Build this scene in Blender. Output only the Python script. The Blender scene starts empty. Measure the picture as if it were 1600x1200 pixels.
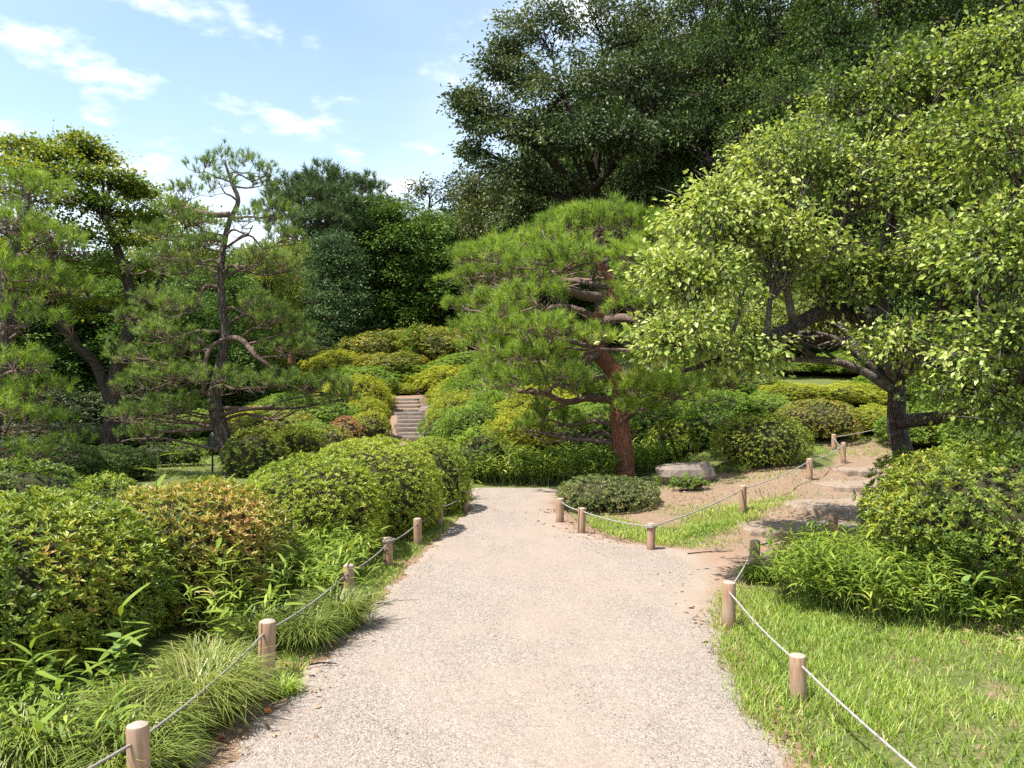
import bpy, math
import numpy as np
from mathutils import Vector

# ------------------------------------------------------------------ camera, sky, sun, exposure
SC = bpy.context.scene
COL = SC.collection
FPX, EYE, HOR = 1244.0, 1.65, 610.0          # focal length in photo pixels, eye height, horizon row

cam_d = bpy.data.cameras.new('camera')
cam = bpy.data.objects.new('camera', cam_d)
COL.objects.link(cam)
cam_d.sensor_width = 36.0
cam_d.lens = 36.0 * FPX / 1600.0
cam_d.shift_y = (HOR - 600.0) / 1600.0
cam_d.clip_start = 0.05
cam_d.clip_end = 3000.0
cam.location = (0, 0, EYE)
cam.rotation_euler = (math.radians(90), 0, 0)
SC.camera = cam

SUN_EL = math.radians(64.0)
SUN_AZ = math.atan2(-0.80, -0.42)             # towards the sun: left of and a little behind the camera
to_sun = Vector((math.cos(SUN_EL) * math.sin(SUN_AZ), math.cos(SUN_EL) * math.cos(SUN_AZ), math.sin(SUN_EL)))
sun_d = bpy.data.lights.new('sun', 'SUN')
sun_d.energy = 5.0
sun_d.angle = math.radians(0.53)
sun_d.color = (1.0, 0.955, 0.88)
sun = bpy.data.objects.new('sun', sun_d)
COL.objects.link(sun)
sun.rotation_euler = (-to_sun).to_track_quat('-Z', 'Y').to_euler()
sun.location = (-20, -10, 40)

W = bpy.data.worlds.new('World')
SC.world = W
W.use_nodes = True
nt = W.node_tree
nt.nodes.clear()
def wn(t, **k):
    n = nt.nodes.new(t)
    for a, b in k.items():
        setattr(n, a, b)
    return n
w_out = wn('ShaderNodeOutputWorld')
w_bg = wn('ShaderNodeBackground')
w_bg.inputs['Strength'].default_value = 0.10
w_sky = wn('ShaderNodeTexSky', sky_type='NISHITA', sun_disc=False)
w_sky.sun_elevation = SUN_EL
w_sky.sun_rotation = SUN_AZ
w_sky.air_density = 1.0
w_sky.dust_density = 0.6
w_sky.ozone_density = 1.0
# thin summer cloud, the same all round the sky: the view direction projected on a high flat layer
w_tc = wn('ShaderNodeTexCoord')
w_sep = wn('ShaderNodeSeparateXYZ')
nt.links.new(w_tc.outputs['Generated'], w_sep.inputs[0])
def wm(op, a, b):
    n = wn('ShaderNodeMath', operation=op)
    for i, v in enumerate((a, b)):
        if isinstance(v, (int, float)):
            n.inputs[i].default_value = v
        else:
            nt.links.new(v, n.inputs[i])
    return n.outputs[0]
zc = wm('ADD', wm('MAXIMUM', w_sep.outputs[2], 0.0), 0.16)
w_cmb = wn('ShaderNodeCombineXYZ')
nt.links.new(wm('DIVIDE', w_sep.outputs[0], zc), w_cmb.inputs[0])
nt.links.new(wm('DIVIDE', w_sep.outputs[1], zc), w_cmb.inputs[1])
def wnoise(scale, det, rough, off, sx=1.0):
    mp = wn('ShaderNodeMapping')
    mp.inputs['Location'].default_value = off
    mp.inputs['Scale'].default_value = (sx, 1, 1)
    nt.links.new(w_cmb.outputs[0], mp.inputs[0])
    n = wn('ShaderNodeTexNoise')
    n.inputs['Scale'].default_value = scale
    n.inputs['Detail'].default_value = det
    n.inputs['Roughness'].default_value = rough
    nt.links.new(mp.outputs[0], n.inputs['Vector'])
    return n.outputs[0]
def wramp(src, lo, hi):
    r = wn('ShaderNodeMapRange', interpolation_type='SMOOTHSTEP')
    r.inputs['From Min'].default_value = lo
    r.inputs['From Max'].default_value = hi
    nt.links.new(src, r.inputs['Value'])
    return r.outputs['Result']
puff = wramp(wnoise(4.6, 6, 0.55, (8.2, 2.3, 0)), 0.53, 0.78)
veil = wramp(wnoise(0.55, 6, 0.55, (2.6, 1.2, 0), 0.7), 0.34, 0.72)
hazef = wm('ADD', wm('MULTIPLY', wm('POWER', 2.718, wm('MULTIPLY', wm('MAXIMUM', w_sep.outputs[2], 0.0), -5.0)), 0.62), 0.06)
cl = wm('MINIMUM', wm('ADD', wm('MULTIPLY', puff, 0.75), wm('ADD', wm('MULTIPLY', veil, 0.40), hazef)), 1.0)
w_mix = wn('ShaderNodeMixRGB')
w_mix.inputs['Color2'].default_value = (8.5, 8.6, 8.7, 1)
nt.links.new(cl, w_mix.inputs['Fac'])
w_tint = wn('ShaderNodeMixRGB', blend_type='MULTIPLY')
w_tint.inputs['Fac'].default_value = 1.0
w_tint.inputs['Color2'].default_value = (0.84, 1.06, 1.02, 1)      # a cleaner summer blue
nt.links.new(w_sky.outputs[0], w_tint.inputs['Color1'])
nt.links.new(w_tint.outputs[0], w_mix.inputs['Color1'])
nt.links.new(w_mix.outputs[0], w_bg.inputs['Color'])
nt.links.new(w_bg.outputs[0], w_out.inputs[0])

SC.view_settings.view_transform = 'Standard'
SC.view_settings.look = 'None'
SC.view_settings.gamma = 1.0
SC.view_settings.exposure = 1.15
SC.render.engine = 'CYCLES'
cy = SC.cycles
cy.max_bounces = 6
cy.diffuse_bounces = 3
cy.glossy_bounces = 2
cy.transmission_bounces = 3
cy.transparent_max_bounces = 4
cy.caustics_reflective = False
cy.caustics_refractive = False
cy.use_denoising = False

# ------------------------------------------------------------------ helpers
def pix(px, py, Y):
    """a photo pixel at a distance Y -> a point in the place"""
    return np.array([(px - 800.0) / FPX * Y, Y, EYE - (py - HOR) / FPX * Y])
def sst(a, b, x):
    t = np.clip((np.asarray(x, float) - a) / (b - a), 0, 1)
    return t * t * (3 - 2 * t)
def unit(v):
    return v / np.maximum(np.linalg.norm(v, axis=-1, keepdims=True), 1e-9)
def wob(p, seed, f):
    """smooth pseudo noise about -1..1 over points (N,3)"""
    r = np.random.default_rng(seed)
    s = np.zeros(len(p))
    for k in range(6):
        d = r.normal(size=3)
        s += np.sin(p @ (d * f * (0.7 + 0.35 * k)) + r.uniform(0, 6.28)) / (1 + 0.35 * k)
    return s / 3.0
NTRI = [0]
class Geo:
    def __init__(self):
        self.v, self.t, self.r, self.n = [], [], [], 0
    def add(self, v, t, r=None):
        v = np.asarray(v, float).reshape(-1, 3)
        t = np.asarray(t, int).reshape(-1, 3)
        self.v.append(v)
        self.t.append(t + self.n)
        self.r.append(np.full(len(t), 0.5) if r is None else np.broadcast_to(np.asarray(r, float), (len(t),)))
        self.n += len(v)
    def build(self, name, mat, parent=None, origin=(0, 0, 0), smooth=False):
        v = np.concatenate(self.v) - np.asarray(origin, float)
        t = np.concatenate(self.t)
        r = np.concatenate(self.r)
        me = bpy.data.meshes.new(name)
        me.vertices.add(len(v))
        me.vertices.foreach_set('co', v.astype(np.float32).ravel())
        me.loops.add(len(t) * 3)
        me.loops.foreach_set('vertex_index', t.astype(np.int32).ravel())
        me.polygons.add(len(t))
        me.polygons.foreach_set('loop_start', np.arange(0, len(t) * 3, 3, dtype=np.int32))
        me.polygons.foreach_set('use_smooth', np.full(len(t), smooth, dtype=bool))
        me.update(calc_edges=True)
        a = me.attributes.new('rnd', 'FLOAT', 'FACE')
        a.data.foreach_set('value', r.astype(np.float32))
        me.materials.append(mat)
        o = bpy.data.objects.new(name, me)
        COL.objects.link(o)
        o.parent = parent
        if parent is not None and name in ('foliage', 'twigs', 'crown', 'needles', 'leaves', 'stems', 'branches'):
            o['kind'] = 'stuff'
        NTRI[0] += len(t)
        return o
def tag(o, label, cat=None, group=None, kind=None):
    if label: o['label'] = label
    if cat: o['category'] = cat
    if group: o['group'] = group
    if kind: o['kind'] = kind
    return o
def thing(name, loc, label, cat, group=None):
    o = bpy.data.objects.new(name, None)
    COL.objects.link(o)
    o.location = [float(c) for c in loc]
    o.empty_display_size = 0.1
    return tag(o, label, cat, group)

# --- leaf templates: (along, across, lift) and triangles
T_DIA = (np.array([(0, 0, 0), (.45, -.5, .10), (1, 0, -.06), (.45, .5, .10)]), np.array([(0, 1, 2), (0, 2, 3)]))
T_LEAF = (np.array([(0, 0, 0), (.28, -.42, .08), (.28, .42, .08), (.62, -.46, .06), (.62, .46, .06), (1, 0, -.20)]),
          np.array([(0, 2, 1), (1, 2, 4), (1, 4, 3), (3, 4, 5)]))
T_LANCE = (np.array([(0, 0, 0), (.25, -.5, .10), (.25, .5, .10), (.65, -.36, .05), (.65, .36, .05), (1, 0, -.16)]),
           np.array([(0, 2, 1), (1, 2, 4), (1, 4, 3), (3, 4, 5)]))
T_BLADE = (np.array([(0, -.5, 0), (0, .5, 0), (.5, -.4, .06), (.5, .4, .06), (1, 0, -.10)]),
           np.array([(0, 1, 3), (0, 3, 2), (2, 3, 4)]))
T_ARCH = (np.array([(0, -.4, 0), (0, .4, 0), (.35, -.5, .24), (.35, .5, .24), (.72, -.4, .22), (.72, .4, .22), (1, 0, -.10)]),
          np.array([(0, 1, 3), (0, 3, 2), (2, 3, 5), (2, 5, 4), (4, 5, 6)]))
T_NEED = (np.array([(0, -.5, 0), (0, .5, 0), (1, 0, 0)]), np.array([(0, 1, 2)]))

def leaves(g, P, D, N, L, Wd, tpl, rnd):
    n = len(P)
    D = unit(D)
    S = unit(np.cross(D, N))
    U = np.cross(S, D)
    tv, tt = tpl
    L = np.broadcast_to(np.asarray(L, float), (n,))
    Wd = np.broadcast_to(np.asarray(Wd, float), (n,))
    v = (P[:, None, :] + (L[:, None] * tv[None, :, 0])[..., None] * D[:, None, :]
         + (Wd[:, None] * tv[None, :, 1])[..., None] * S[:, None, :]
         + (L[:, None] * tv[None, :, 2])[..., None] * U[:, None, :])
    t = tt[None] + (np.arange(n) * len(tv))[:, None, None]
    g.add(v.reshape(-1, 3), t.reshape(-1, 3), np.repeat(rnd, len(tt)))

def smooth_path(pts, rad, sub):
    pts = np.asarray(pts, float)
    rad = np.asarray(rad, float)
    n = len(pts)
    if n < 3 or sub < 2:
        return pts, rad
    ext = np.vstack([2 * pts[0] - pts[1], pts, 2 * pts[-1] - pts[-2]])
    out, orr = [], []
    for i in range(n - 1):
        p0, p1, p2, p3 = ext[i], ext[i + 1], ext[i + 2], ext[i + 3]
        for s in range(sub):
            t = s / sub
            out.append(0.5 * ((2 * p1) + (-p0 + p2) * t + (2 * p0 - 5 * p1 + 4 * p2 - p3) * t * t
                              + (-p0 + 3 * p1 - 3 * p2 + p3) * t ** 3))
            orr.append(rad[i] * (1 - t) + rad[i + 1] * t)
    out.append(pts[-1]); orr.append(rad[-1])
    return np.array(out), np.array(orr)
def tube(g, pts, rad, sides=8, sub=4, rough=0.0, seed=0, rnd=0.5):
    p, r = smooth_path(pts, rad, sub)
    k = len(p)
    tan = unit(np.gradient(p, axis=0))
    ref = np.array([0.31, 0.9, 0.29])
    a = unit(np.cross(tan, ref))
    b = np.cross(tan, a)
    th = np.arange(sides) * 2 * math.pi / sides
    rr = np.repeat(r[:, None], sides, 1)
    if rough:
        q = np.random.default_rng(seed)
        rr = rr * (1 + rough * q.uniform(-1, 1, rr.shape))
    v = p[:, None, :] + rr[..., None] * (np.cos(th)[None, :, None] * a[:, None, :] + np.sin(th)[None, :, None] * b[:, None, :])
    i = np.arange(k - 1)[:, None] * sides
    j = np.arange(sides)[None, :]
    j2 = (j + 1) % sides
    t = np.stack([np.stack([i + j, i + j2, i + sides + j2], -1), np.stack([i + j, i + sides + j2, i + sides + j], -1)], 2)
    v = v.reshape(-1, 3)
    t = t.reshape(-1, 3)
    base = len(v)
    v = np.vstack([v, p[0], p[-1]])
    jj = np.arange(sides); jn = (jj + 1) % sides
    t = np.vstack([t, np.stack([np.full(sides, base), jn, jj], 1),
                   np.stack([np.full(sides, base + 1), (k - 1) * sides + jj, (k - 1) * sides + jn], 1)])
    g.add(v, t, rnd)
    return p, r
def twigs(g, A, B, ra, rb, rng, bend=0.15, rnd=0.5):
    """many thin three-sided twigs with one bend"""
    n = len(A)
    if n == 0: return
    ln = np.linalg.norm(B - A, axis=1)
    M = (A + B) / 2 + rng.normal(size=(n, 3)) * (bend * ln)[:, None]
    tan = unit(B - A)
    a = unit(np.cross(tan, np.array([0.3, 0.2, 0.93])))
    b = np.cross(tan, a)
    th = np.arange(3) * 2.0944
    ring = np.cos(th)[None, :, None] * a[:, None, :] + np.sin(th)[None, :, None] * b[:, None, :]
    ra = np.broadcast_to(np.asarray(ra, float), (n,)); rb = np.broadcast_to(np.asarray(rb, float), (n,))
    v = np.concatenate([A[:, None] + ring * ra[:, None, None], M[:, None] + ring * ((ra + rb) / 2)[:, None, None],
                        B[:, None] + ring * rb[:, None, None]], 1)
    tt = []
    for s in (0, 3):
        for j in range(3):
            k = (j + 1) % 3
            tt += [(s + j, s + k, s + 3 + k), (s + j, s + 3 + k, s + 3 + j)]
    t = np.array(tt)[None] + (np.arange(n) * 9)[:, None, None]
    g.add(v.reshape(-1, 3), t.reshape(-1, 3), rnd)

# ------------------------------------------------------------------ materials
def newmat(name):
    m = bpy.data.materials.new(name)
    m.use_nodes = True
    t = m.node_tree
    t.nodes.clear()
    return m, t
def nd(t, kind, ins=None, **k):
    n = t.nodes.new(kind)
    for a, b in k.items():
        setattr(n, a, b)
    for a, b in (ins or {}).items():
        if hasattr(b, 'is_output'):
            t.links.new(b, n.inputs[a])
        else:
            n.inputs[a].default_value = b
    return n
def ramp(t, fac, stops):
    n = t.nodes.new('ShaderNodeValToRGB')
    e = n.color_ramp.elements
    while len(e) < len(stops): e.new(0.5)
    for i, (p, c) in enumerate(stops):
        e[i].position = p
        e[i].color = (c[0], c[1], c[2], 1)
    t.links.new(fac, n.inputs[0])
    return n.outputs[0]
def noise(t, scale, detail=3, rough=0.55, vec=None, out=0):
    i = {'Scale': scale, 'Detail': detail, 'Roughness': rough}
    if vec is not None: i['Vector'] = vec
    return nd(t, 'ShaderNodeTexNoise', i).outputs[out]
def wpos(t):
    return nd(t, 'ShaderNodeNewGeometry').outputs['Position']
def mixc(t, fac, a, b, mode='MIX'):
    return nd(t, 'ShaderNodeMixRGB', {'Fac': fac, 'Color1': a, 'Color2': b}, blend_type=mode).outputs[0]
def c4(c): return (c[0], c[1], c[2], 1)

def leafmat(name, stops, trans=0.30, rough=0.45, spec=0.35, warm=(1.25, 1.2, 0.6)):
    m, t = newmat(name)
    at = nd(t, 'ShaderNodeAttribute', attribute_name='rnd')
    c = ramp(t, at.outputs['Fac'], stops)
    b = nd(t, 'ShaderNodeBsdfPrincipled', {'Base Color': c, 'Roughness': rough, 'Specular IOR Level': spec})
    tc = nd(t, 'ShaderNodeMixRGB', {'Fac': 1.0, 'Color1': c, 'Color2': c4(warm)}, blend_type='MULTIPLY').outputs[0]
    tr = nd(t, 'ShaderNodeBsdfTranslucent', {'Color': tc})
    mx = nd(t, 'ShaderNodeMixShader', {0: trans, 1: b.outputs[0], 2: tr.outputs[0]})
    o = nd(t, 'ShaderNodeOutputMaterial', {0: mx.outputs[0]})
    return m
def barkmat(name, dark, light, scale=14, stretch=0.3, bump=0.6):
    m, t = newmat(name)
    p = wpos(t)
    mp = nd(t, 'ShaderNodeMapping', {'Vector': p, 'Scale': (1, 1, stretch)}).outputs[0]
    n1 = noise(t, scale, 5, 0.65, mp)
    vo = nd(t, 'ShaderNodeTexVoronoi', {'Vector': mp, 'Scale': scale * 1.3}, feature='DISTANCE_TO_EDGE').outputs['Distance']
    crack = nd(t, 'ShaderNodeMapRange', {'Value': vo, 'From Min': 0.0, 'From Max': 0.22}).outputs[0]
    c = ramp(t, n1, [(0.3, dark), (0.7, light)])
    c = mixc(t, nd(t, 'ShaderNodeMath', {0: crack, 1: 0.75}, operation='MULTIPLY_ADD').outputs[0], c4(tuple(x * 0.45 for x in dark)), c)
    h = nd(t, 'ShaderNodeMath', {0: crack, 1: n1}, operation='ADD').outputs[0]
    bp = nd(t, 'ShaderNodeBump', {'Strength': bump, 'Distance': 0.03, 'Height': h})
    b = nd(t, 'ShaderNodeBsdfPrincipled', {'Base Color': c, 'Roughness': 0.9, 'Specular IOR Level': 0.15, 'Normal': bp.outputs[0]})
    nd(t, 'ShaderNodeOutputMaterial', {0: b.outputs[0]})
    return m
def plainmat(name, c1, c2, scale=30, rough=0.8, bump=0.2, spec=0.3):
    m, t = newmat(name)
    p = wpos(t)
    n1 = noise(t, scale, 5, 0.6, p)
    c = ramp(t, n1, [(0.3, c1), (0.7, c2)])
    bp = nd(t, 'ShaderNodeBump', {'Strength': bump, 'Distance': 0.01, 'Height': n1})
    b = nd(t, 'ShaderNodeBsdfPrincipled', {'Base Color': c, 'Roughness': rough, 'Specular IOR Level': spec, 'Normal': bp.outputs[0]})
    nd(t, 'ShaderNodeOutputMaterial', {0: b.outputs[0]})
    return m

M = {}
# azaleas: rnd runs from old dark leaves to fresh yellow-green ones, browned leaves at the very end
M['aza'] = leafmat('azalea_leaf', [(0.0, (.050, .095, .018)), (.30, (.125, .185, .026)), (.62, (.26, .31, .038)), (.90, (.42, .42, .065)), (1.0, (.40, .24, .065))], .32, .45, .28)
M['aza_fresh'] = leafmat('azalea_leaf_fresh', [(0.0, (.06, .11, .018)), (.30, (.165, .235, .028)), (.64, (.32, .37, .040)), (1.0, (.46, .46, .08))], .34, .45, .28)
M['aza_brown'] = leafmat('azalea_leaf_browning', [(0.0, (.06, .10, .02)), (.36, (.19, .22, .032)), (.60, (.33, .32, .05)), (.80, (.42, .25, .07)), (1.0, (.28, .12, .05))], .30, .45, .35)
M['aza_dull'] = leafmat('azalea_leaf_dull', [(0.0, (0.049, 0.079, 0.022)), (.4, (0.104, 0.146, 0.037)), (.75, (0.207, 0.220, 0.073)), (1.0, (0.317, 0.195, 0.110))], .25, .5, .3)
M['aza_yellow'] = leafmat('shrub_leaf_yellow_green', [(0.0, (.13, .18, .024)), (.4, (.30, .33, .040)), (.8, (.44, .43, .050)), (1.0, (.48, .38, .07))], .36, .55, .2)
M['aza_red'] = leafmat('shrub_leaf_reddish', [(0.0, (0.146, 0.122, 0.049)), (.4, (0.342, 0.171, 0.098)), (.8, (0.439, 0.195, 0.134)), (1.0, (0.366, 0.268, 0.098))], .3, .5, .25)
M['aza_green'] = leafmat('shrub_leaf_green', [(0.0, (.06, .12, .02)), (.4, (.155, .25, .034)), (.8, (.30, .38, .052)), (1.0, (.42, .43, .08))], .34, .5, .25)
M['pine'] = leafmat('pine_needle', [(0.0, (.09, .15, .022)), (.5, (.22, .325, .046)), (1.0, (.42, .50, .095))], .36, .5, .25)
M['pine_dark'] = leafmat('pine_needle_dark', [(0.0, (.075, .125, .028)), (.5, (.165, .245, .050)), (1.0, (.31, .38, .095))], .34, .5, .3)
M['pine_far'] = leafmat('pine_needle_far', [(0.0, (0.042, 0.074, 0.031)), (.5, (0.084, 0.132, 0.048)), (1.0, (0.144, 0.192, 0.072))], .22, .5, .3)
M['plum'] = leafmat('plum_leaf', [(0.0, (.050, .088, .017)), (.32, (.15, .215, .039)), (.65, (.32, .39, .078)), (1.0, (.50, .54, .18))], .36, .45, .3)
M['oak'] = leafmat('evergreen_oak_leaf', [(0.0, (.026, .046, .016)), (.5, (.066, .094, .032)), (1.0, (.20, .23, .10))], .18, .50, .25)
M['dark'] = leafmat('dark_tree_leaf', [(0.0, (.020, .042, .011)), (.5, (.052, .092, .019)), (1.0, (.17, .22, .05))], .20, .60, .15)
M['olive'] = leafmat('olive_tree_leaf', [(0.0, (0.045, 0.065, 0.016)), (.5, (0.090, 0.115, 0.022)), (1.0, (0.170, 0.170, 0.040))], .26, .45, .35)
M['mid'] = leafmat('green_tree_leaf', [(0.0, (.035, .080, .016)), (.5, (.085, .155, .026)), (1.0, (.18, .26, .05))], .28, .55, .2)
M['grey'] = leafmat('blue_green_leaf', [(0.0, (.035, .070, .028)), (.5, (.07, .125, .048)), (1.0, (.16, .23, .10))], .24, .55, .2)
M['maple'] = leafmat('maple_leaf', [(0.0, (.07, .12, .016)), (.45, (.15, .21, .026)), (.8, (.27, .29, .035)), (1.0, (.36, .31, .045))], .42, .45, .35)
M['sasa'] = leafmat('bamboo_grass_leaf', [(0.0, (.065, .12, .018)), (.5, (.165, .24, .032)), (.9, (.32, .37, .06)), (1.0, (.46, .40, .14))], .34, .52, .18)
M['sedge'] = leafmat('sedge_blade', [(0.0, (0.070, 0.110, 0.020)), (.5, (0.160, 0.210, 0.035)), (.85, (0.280, 0.310, 0.070)), (1.0, (0.360, 0.300, 0.140))], .32, .42, .4)
M['grass'] = leafmat('grass_blade', [(0.0, (.09, .155, .018)), (.45, (.21, .31, .038)), (.85, (.38, .45, .085)), (1.0, (.52, .43, .20))], .36, .45, .35)
M['litter'] = leafmat('dead_leaf', [(0.0, (.10, .055, .03)), (.5, (.20, .12, .07)), (1.0, (.32, .22, .14))], .1, .7, .2)
M['orange_leaf'] = leafmat('orange_dead_leaf', [(0.0, (.45, .12, .04)), (1.0, (.52, .17, .06))], .2, .6, .2)
M['bigleaf'] = leafmat('broad_leaf', [(0.0, (.12, .20, .045)), (1.0, (.20, .29, .08))], .32, .6, .15)
M['inner'] = plainmat('shrub_shade_fill', (.020, .024, .010), (.055, .050, .024), 18, .95, .9, .1)  # near-black colour plays the shade seen through gaps in the leaves
M['twig'] = plainmat('twig_bark', (.09, .06, .04), (.22, .16, .12), 40, .9, .3, .1)
M['bark_red'] = barkmat('red_pine_bark', (.15, .055, .035), (.34, .15, .10), 22, .45, .5)
M['bark_pine'] = barkmat('pine_bark', (.06, .045, .04), (.26, .205, .18), 20, .30, 1.0)
M['limb_pine'] = barkmat('pine_limb_bark', (.10, .062, .05), (.27, .19, .155), 26, .8, .5)
M['bark_dark'] = barkmat('dark_bark', (.030, .022, .018), (.10, .078, .062), 18, .35, .8)
M['limb_plum'] = barkmat('plum_limb_bark', (.06, .047, .042), (.24, .20, .175), 26, .8, .5)
M['bark_plum'] = barkmat('plum_bark', (.040, .029, .025), (.17, .135, .12), 22, .5, .9)

def woodmat():
    m, t = newmat('post_wood')
    tc = nd(t, 'ShaderNodeTexCoord').outputs['Object']
    oi = nd(t, 'ShaderNodeObjectInfo').outputs['Random']
    off = nd(t, 'ShaderNodeVectorMath', {0: tc, 1: (7.1, 3.7, 1.3)}, operation='ADD')
    sh = nd(t, 'ShaderNodeCombineXYZ', {0: oi, 1: oi, 2: oi}).outputs[0]
    sh = nd(t, 'ShaderNodeVectorMath', {0: sh, 1: (40, 40, 40)}, operation='MULTIPLY').outputs[0]
    v = nd(t, 'ShaderNodeVectorMath', {0: off.outputs[0], 1: sh}, operation='ADD').outputs[0]
    mp = nd(t, 'ShaderNodeMapping', {'Vector': v, 'Scale': (1, 1, .09)}).outputs[0]
    n1 = noise(t, 60, 5, 0.6, mp)
    n2 = noise(t, 7, 3, 0.5, v)
    c = ramp(t, n1, [(0.30, (0.242, 0.138, 0.084)), (0.55, (0.358, 0.224, 0.147)), (.75, (0.421, 0.278, 0.188))])
    c = mixc(t, nd(t, 'ShaderNodeMapRange', {'Value': n2, 'From Min': .45, 'From Max': .75, 'To Max': .55}).outputs[0], c, (0.296, 0.242, 0.188, 1))
    n3 = noise(t, 22, 2, 0.5, nd(t, 'ShaderNodeMapping', {'Vector': v, 'Scale': (1, 1, .02)}).outputs[0])
    crack = nd(t, 'ShaderNodeMapRange', {'Value': n3, 'From Min': .66, 'From Max': .69}).outputs[0]
    c = mixc(t, crack, c, (0.090, 0.054, 0.036, 1))
    zz = nd(t, 'ShaderNodeSeparateXYZ', {0: tc}).outputs[2]
    foot = nd(t, 'ShaderNodeMath', {0: n2, 1: .12, 2: nd(t, 'ShaderNodeMath', {0: zz, 1: -1.0}, operation='MULTIPLY').outputs[0]}, operation='MULTIPLY_ADD').outputs[0]
    foot = nd(t, 'ShaderNodeMapRange', {'Value': foot, 'From Min': -.03, 'From Max': .05, 'To Max': .75}).outputs[0]
    c = mixc(t, foot, c, (.13, .095, .065, 1))
    h = nd(t, 'ShaderNodeMath', {0: n1, 1: crack}, operation='SUBTRACT').outputs[0]
    bp = nd(t, 'ShaderNodeBump', {'Strength': .35, 'Distance': .004, 'Height': h})
    b = nd(t, 'ShaderNodeBsdfPrincipled', {'Base Color': c, 'Roughness': .75, 'Specular IOR Level': .25, 'Normal': bp.outputs[0]})
    nd(t, 'ShaderNodeOutputMaterial', {0: b.outputs[0]})
    return m
M['wood'] = woodmat()
M['endgrain'] = plainmat('post_end_grain', (.24, .19, .15), (.37, .31, .26), 70, .9, .3, .1)
M['hole'] = plainmat('dark_hole', (.02, .014, .01), (.04, .03, .02), 40, .9, .1, .1)
M['rope'] = plainmat('rope_fibre', (.17, .155, .14), (.36, .34, .31), 35, .85, .4, .2)
M['rope_grey'] = plainmat('weathered_rope_fibre', (0.144, 0.126, 0.108), (0.288, 0.259, 0.223), 160, .9, .4, .2)
M['metal'] = plainmat('black_metal', (.012, .012, .013), (.022, .022, .024), 30, .5, .1, .4)
M['lamp_glass'] = plainmat('smoked_lamp_glass', (.10, .10, .105), (.16, .16, .165), 12, .2, .02, .5)

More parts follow.
